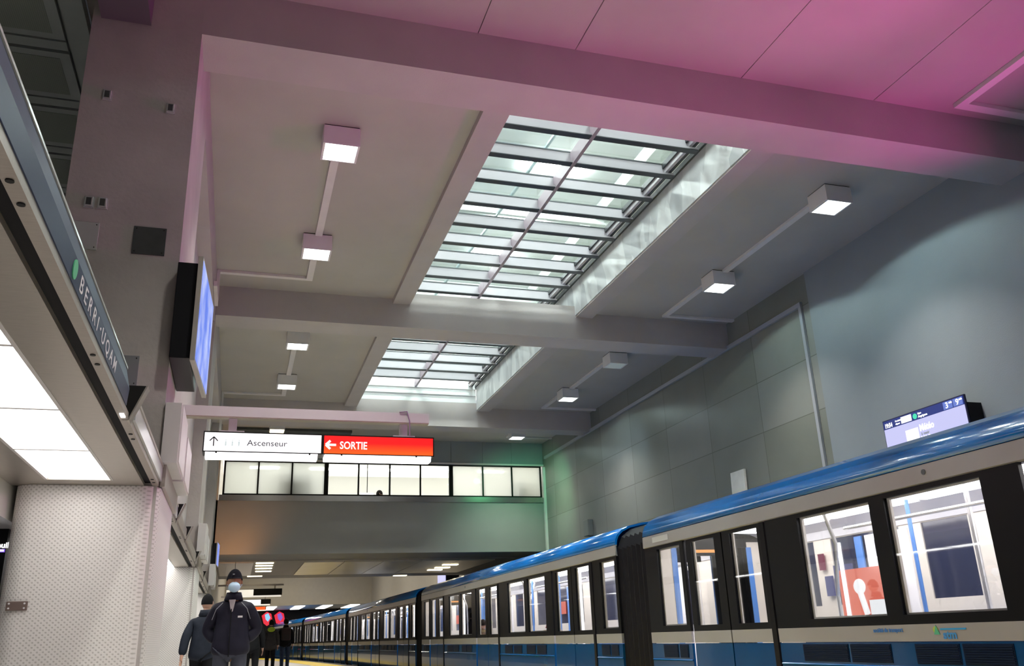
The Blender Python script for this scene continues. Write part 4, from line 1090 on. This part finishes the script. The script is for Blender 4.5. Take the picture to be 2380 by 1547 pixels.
def person(label, loc, rz, sc, coat, legs, skin, pose, hair='hair', hand_pocket=False, coat_len=.86, group=None, coat_r=1.0, headyaw=0):
    r = thing('person', label, 'person', loc, rz, group); r.scale = (sc, sc, sc)
    # joints for a 1.75 m figure looking along -y
    st = pose.get('stride', 0.0); sit = pose.get('sit', False); lean = pose.get('lean', 0.0)
    hipz = .93 if not sit else .52
    def up(x, y, z): return (x, y + (-(z - hipz)) * lean, z)
    dz = 0 if not sit else -.41
    J = {}
    J['pel'] = (0, 0, hipz); J['wst'] = up(0, .0, 1.08 + dz); J['chs'] = up(0, .01, 1.28 + dz); J['nkb'] = up(0, .0, 1.45 + dz); J['nk'] = up(0, -.01, 1.52 + dz); J['hd'] = up(0, -.02, 1.60 + dz)
    nodes = [(J['pel'], (.13, .10)), (J['wst'], (.12, .085)), (J['chs'], (.145, .10)), (J['nkb'], (.075, .06)), (J['nk'], .052), (J['hd'], .045)]
    edges = [(0, 1), (1, 2), (2, 3), (3, 4), (4, 5)]
    arms = {}; lg = {}; chains = []
    for s in (-1, 1):
        sh = up(s * .17, .01, 1.375 + dz)
        if hand_pocket:
            el = up(s * .275, .09, 1.14 + dz); wr = up(s * .16, .01, 1.03 + dz)
        elif sit:
            el = up(s * .24, -.02, 1.13 + dz); wr = (s * .13, -.26, .68)
        else:
            sw = s * st * .8
            el = up(s * .235, .03 + sw * .3, 1.14 + dz); wr = up(s * .25, -.03 + sw * .7, .90 + dz)
        i = len(nodes); nodes += [(sh, .046), (el, .040), (wr, .029)]; edges += [(2, i), (i, i + 1), (i + 1, i + 2)]
        dd = (Vector(wr) - Vector(el))
        chains += hand_nodes(nodes, edges, i + 2, -s, dd)
        arms[s] = (sh, el, wr)
        if sit: hp, kn, an = (s * .10, 0, hipz - .02), (s * .13, -.42, hipz + .02), (s * .13, -.44, .09)
        else:
            f = s * st
            hp = (s * .095, 0, .88); kn = (s * .10, -.10 * abs(st) * 2 - f * .32, .50); an = (s * .10, (-f * .75 if f > 0 else -f * .75), .09 + (.08 * abs(st) if f < 0 else 0))
        i = len(nodes); nodes += [(hp, .085), (kn, .058), (an, .040)]; edges += [(0, i), (i, i + 1), (i + 1, i + 2)]
        lg[s] = (hp, kn, an)
    hc = Vector(J['hd']) + Vector((0, -.015, .045))
    skin_mesh('body', nodes, edges, skin, r, 1, lambda bm: (head_bm(bm, hc, 1.0, headyaw), fingers(bm, chains)))
    # trousers
    tn = [((0, 0, hipz + .05), (.15, .115))]; te = []
    for s in (-1, 1):
        hp, kn, an = lg[s]; i = len(tn)
        tn += [(hp, .105), (kn, .075), ((an[0], an[1], an[2] + .0), .062)]; te += [(0, i), (i, i + 1), (i + 1, i + 2)]
    skin_mesh('trousers', tn, te, legs, r, 2)
    for s in (-1, 1):
        an = lg[s][2]; bm = bm_new(); ball(bm, (an[0], an[1] - .06, an[2] - .04), .05, .14, .052, 14)
        obj('shoe', bm, M['shoe'], r, smooth=True)
    # coat with sleeves
    k = coat_r
    cz = coat_len + (dz if not sit else dz + .06)
    cn = [(up(0, 0, cz), (.21 * k, .165 * k)), (up(0, 0, (cz + 1.08 + dz) / 2), (.205 * k, .165 * k)), (up(0, .01, 1.10 + dz), (.185 * k, .145 * k)), (up(0, .015, 1.28 + dz), (.19 * k, .14 * k)),
          (up(0, .01, 1.395 + dz), (.165 * k, .105 * k)), (up(0, 0, 1.455 + dz), (.105, .085))]
    ce = [(0, 1), (1, 2), (2, 3), (3, 4), (4, 5)]
    for s in (-1, 1):
        sh, el, wr = arms[s]; i = len(cn)
        cn += [((sh[0] * .98, sh[1], sh[2]), .085 * k), (el, .068 * k), (wr, .06 * k)]; ce += [(4, i), (i, i + 1), (i + 1, i + 2)]
    ct = skin_mesh('coat', cn, ce, coat, r, 2)
    bm = bm_new(); c = Vector(up(0, .0, 1.475 + dz)); bmesh.ops.create_cone(bm, cap_ends=False, segments=24, radius1=.105, radius2=.080, depth=.085, matrix=Matrix.Translation(c + Vector((0, 0, .025))) @ Matrix.Diagonal((1, .92, 1, 1)))
    bmesh.ops.solidify(bm, geom=bm.faces[:], thickness=.012)
    obj('collar', bm, coat, r, smooth=True)
    # hair / hat: a shell over the head
    if hair == 'none': pass
    else:
        zlim = {'hair': -.15, 'beanie': .22, 'cap': .15}[hair]
        b2 = bm_new(); bmesh.ops.create_uvsphere(b2, u_segments=28, v_segments=18, radius=1)
        kill = []
        for v in b2.verts:
            x, y, z = v.co; lim = zlim if y < -.2 else (zlim - .35 if y > .2 else zlim - .35 * (y + .2) / .4)
            if z < lim: v.co.z = lim; 
        for v in b2.verts:
            x, y, z = v.co; v.co = (x * .088, y * .108, z * (.142 if hair == 'beanie' else .130) + (.012 if hair == 'beanie' else 0))
        bmesh.ops.transform(b2, matrix=Matrix.Translation(hc) @ Matrix.Rotation(headyaw, 4, 'Z'), verts=b2.verts)
        obj({'hair': 'hair', 'beanie': 'knit_hat', 'cap': 'cap'}[hair], b2, {'hair': M['hair_dark'], 'beanie': M['knit'], 'cap': M['black_cloth']}[hair], r, smooth=True)
    return r, hc, ct
# masked man walking to camera
r, hc, ct = person('masked man in navy jacket and black knit hat walking towards the camera', (-.01, 10.4, 0), math.radians(-6), .975,
                   M['navy_coat'], M['trousers'], M['skin_dark'], {'stride': .12}, 'beanie', hand_pocket=True, coat_len=.84, coat_r=1.12, headyaw=.12)
bm = bm_new(); bmesh.ops.create_uvsphere(bm, u_segments=20, v_segments=14, radius=1)
for v in list(bm.verts):
    x, y, z = v.co; v.co = (x * .066, (y * .062 if y < 0 else 0) - .078, z * .058 - .050)
bmesh.ops.transform(bm, matrix=Matrix.Translation(hc) @ Matrix.Rotation(.12, 4, 'Z'), verts=bm.verts)
obj('face_mask', bm, M['mask'], r, smooth=True)
bm = bm_new()
for s in (-1, 1):
    for z in (-.02, -.075): tube(bm, hc + Vector((s * .060, -.06, z)), hc + Vector((s * .086, .0, -.02)), .002, 6)
obj('mask_loops', bm, M['mask'], r)
obj('shirt_front', prism(bm_new(), [(-.035, 1.46), (.035, 1.46), (.012, 1.34), (-.005, 1.32)], 'y', -.128, -.10), M['shirt'], r)
obj('coat_zip', box(bm_new(), -.004, .006, -.180, -.165, .86, 1.36), M['black_cloth'], r)
for s in (-1, 1):
    obj('shoulder_piping', polytube(bm_new(), [(s * .10, -.115, 1.43), (s * .165, -.135, 1.36), (s * .205, -.115, 1.25)], .003, 6), M['piping'], r)
obj('chest_badge', box(bm_new(), .075, .125, -.172, -.16, 1.265, 1.285), M['white_paint'], r)
obj('hat_badge', box(bm_new(), -.012, .008, hc.y - .11, hc.y - .10, hc.z + .085, hc.z + .093), M['piping'], r)
# man seen from behind at the left
person('man seen from behind in a slate jacket and dark cap beside the second clad pillar', (-.38, 13.3, 0), math.radians(165), .93,
       M['slate_coat'], M['black_cloth'], M['skin'], {'stride': .3, 'lean': .06}, 'cap', coat_len=.80, coat_r=1.05)
# walkers
r1, h1, c1 = person('distant walker in a grey coat with a lime hood, seen from behind', (1.30, 33, 0), math.radians(178), 1.0,
       M['grey_coat'], M['black_cloth'], M['skin'], {'stride': .10, 'lean': .04}, 'hair', coat_len=.72, coat_r=1.15)
bm = bm_new(); ball(bm, (0, .12, 1.43), .13, .075, .085, 16); obj('hood', bm, M['lime'], r1, smooth=True)
r2, h2, c2 = person('distant walker in black with jeans and a backpack, seen from behind', (1.82, 33.4, 0), math.radians(182), 1.02,
       M['black_cloth'], M['jeans'], M['skin'], {'stride': -.08}, 'hair', coat_len=.80, coat_r=1.12)
bm = bm_new(); box(bm, 1.82 - .16, 1.82 + .16, 33.4 - .36, 33.4 - .20, 1.05, 1.48, bev=.05)
o = obj('backpack', bm, mat('backpack_maroon', (.035, .018, .02), .7)); tag(o, 'dark backpack worn by the distant walker in jeans', 'backpack')
B('pocket', mat('pocket_dark', (.025, .018, .02), .7), o, 1.82 - .1, 1.82 + .1, 33.4 - .39, 33.4 - .355, 1.1, 1.26)
person('walker in dark clothes mostly hidden behind the masked man', (.42, 21, 0), math.radians(180), .97,
       M['black_cloth'], M['black_cloth'], M['skin'], {'stride': .12}, 'hair', coat_len=.78)
# passengers
person('seated passenger in a royal blue jacket behind the end window of the second car', (5.95, 12.35, .02), math.radians(-80), .95,
       M['royal'], M['black_cloth'], M['skin'], {'sit': True}, 'none')
rp, _, _ = person('seated passenger with dark hair and red scarf in the second car', (5.55, 15.55, .02), math.radians(20), .98,
       M['khaki'], M['black_cloth'], M['skin'], {'sit': True}, 'hair')
bm = bm_new(); bmesh.ops.create_cone(bm, cap_ends=True, segments=20, radius1=.14, radius2=.10, depth=.10, matrix=Matrix.Translation((0, 0, 1.09)))
obj('scarf', bm, M['red_cloth'], rp, smooth=True)
person('seated passenger in a brown coat farther along the second car', (5.55, 20.4, .02), math.radians(10), .95,
       M['khaki'], M['black_cloth'], M['skin'], {'sit': True}, 'hair')
person('seated passenger at the lower right corner of the nearest large car window', (5.75, 5.35, .02), math.radians(-60), .93,
       M['grey_coat'], M['black_cloth'], M['skin'], {'sit': True}, 'hair')
person('person walking through the footbridge seen behind a clear window', (4.02, 26.6, 3.62), math.radians(90), .95,
       M['trousers'], M['black_cloth'], M['skin'], {'stride': .1}, 'hair')

# ================================================================== COLOURED FLOODS AND FILL LIGHTS
add_light('magenta_flood', 'SPOT', (8.0, 5.5, 2.8), 360, (1, .07, .58), .12, (5.9, 5.6, 6.6), angle=math.radians(84), blend=.8)
add_light('magenta_wash', 'SPOT', (8.3, 5.6, 3.0), 560, (1, .06, .70), .15, (-.6, 8.8, 4.9), angle=math.radians(58), blend=.8)
add_light('magenta_ceiling_wash', 'SPOT', (8.2, 5.3, 3.0), 520, (1, .10, .58), .15, (2.6, 4.6, 6.6), angle=math.radians(70), blend=.9)
add_light('green_flood', 'SPOT', (7.6, 22.6, 5.9), 170, (.2, 1, .45), .1, (8.6, 25.35, 3.9), angle=math.radians(110), blend=.9)
add_light('orange_flood', 'SPOT', (.1, 24.2, 2.9), 60, (1, .45, .15), .1, (-.5, 25.35, 4.6), angle=math.radians(130), blend=1)
add_light('blue_flood', 'SPOT', (7.2, 17.5, 5.8), 70, (.5, .7, 1), .2, (9.0, 19.3, 4.6), angle=math.radians(70), blend=.9)
for y in (-5.5,):
    for x in (.9, 7.0):
        add_light('hall_fill', 'AREA', (x, y, 6.3), 60, (1, .96, .9), .5, (x, y, 0))  # unseen fill behind the camera, added to brighten the hall
for y in (40, 48, 56):
    add_light('far_hall_lamp', 'AREA', (4, y, 6.3), 220, (1, .92, .78), 1.5, (4, y, 0))
add_light('underbridge_glow', 'AREA', (6.9, 36.5, 3.6), 60, (1, .9, .7), .6, (8.5, 42, 4.0))
EXPO = 0.0

# ================================================================== CAMERA
cam_d = bpy.data.cameras.new('camera'); cam = bpy.data.objects.new('camera', cam_d); COL.objects.link(cam)
yaw, pit, rol, F = .310665853, .337133559, -.038942985, 1997.82745
cy, sy, cp, sp = math.cos(yaw), math.sin(yaw), math.cos(pit), math.sin(pit)
fwd = Vector((sy * cp, cy * cp, sp)); rt = Vector((cy, -sy, 0)); up = rt.cross(fwd)
r2 = rt * math.cos(rol) + up * math.sin(rol); u2 = -rt * math.sin(rol) + up * math.cos(rol)
mtx = Matrix((r2, u2, -fwd)).transposed().to_4x4(); mtx.translation = (0, 0, .95)
cam.matrix_world = mtx
cam_d.sensor_width = 36; cam_d.lens = 36 * F / 2380; cam_d.clip_end = 300; cam_d.clip_start = .05
S.camera = cam
w = bpy.data.worlds.new('world'); S.world = w; w.use_nodes = True
w.node_tree.nodes['Background'].inputs[0].default_value = (.5, .5, .55, 1); w.node_tree.nodes['Background'].inputs[1].default_value = .05
S.view_settings.view_transform = 'Standard'; S.view_settings.look = 'None'; S.view_settings.gamma = 1; S.view_settings.exposure = EXPO
S.view_settings.use_curve_mapping = False
try:
    S.cycles.use_denoising = True; S.cycles.denoiser = 'OPENIMAGEDENOISE'
    S.cycles.max_bounces = 8; S.cycles.diffuse_bounces = 5; S.cycles.transparent_max_bounces = 12
    S.cycles.sample_clamp_indirect = 6; S.cycles.caustics_reflective = False; S.cycles.caustics_refractive = False
except Exception: pass
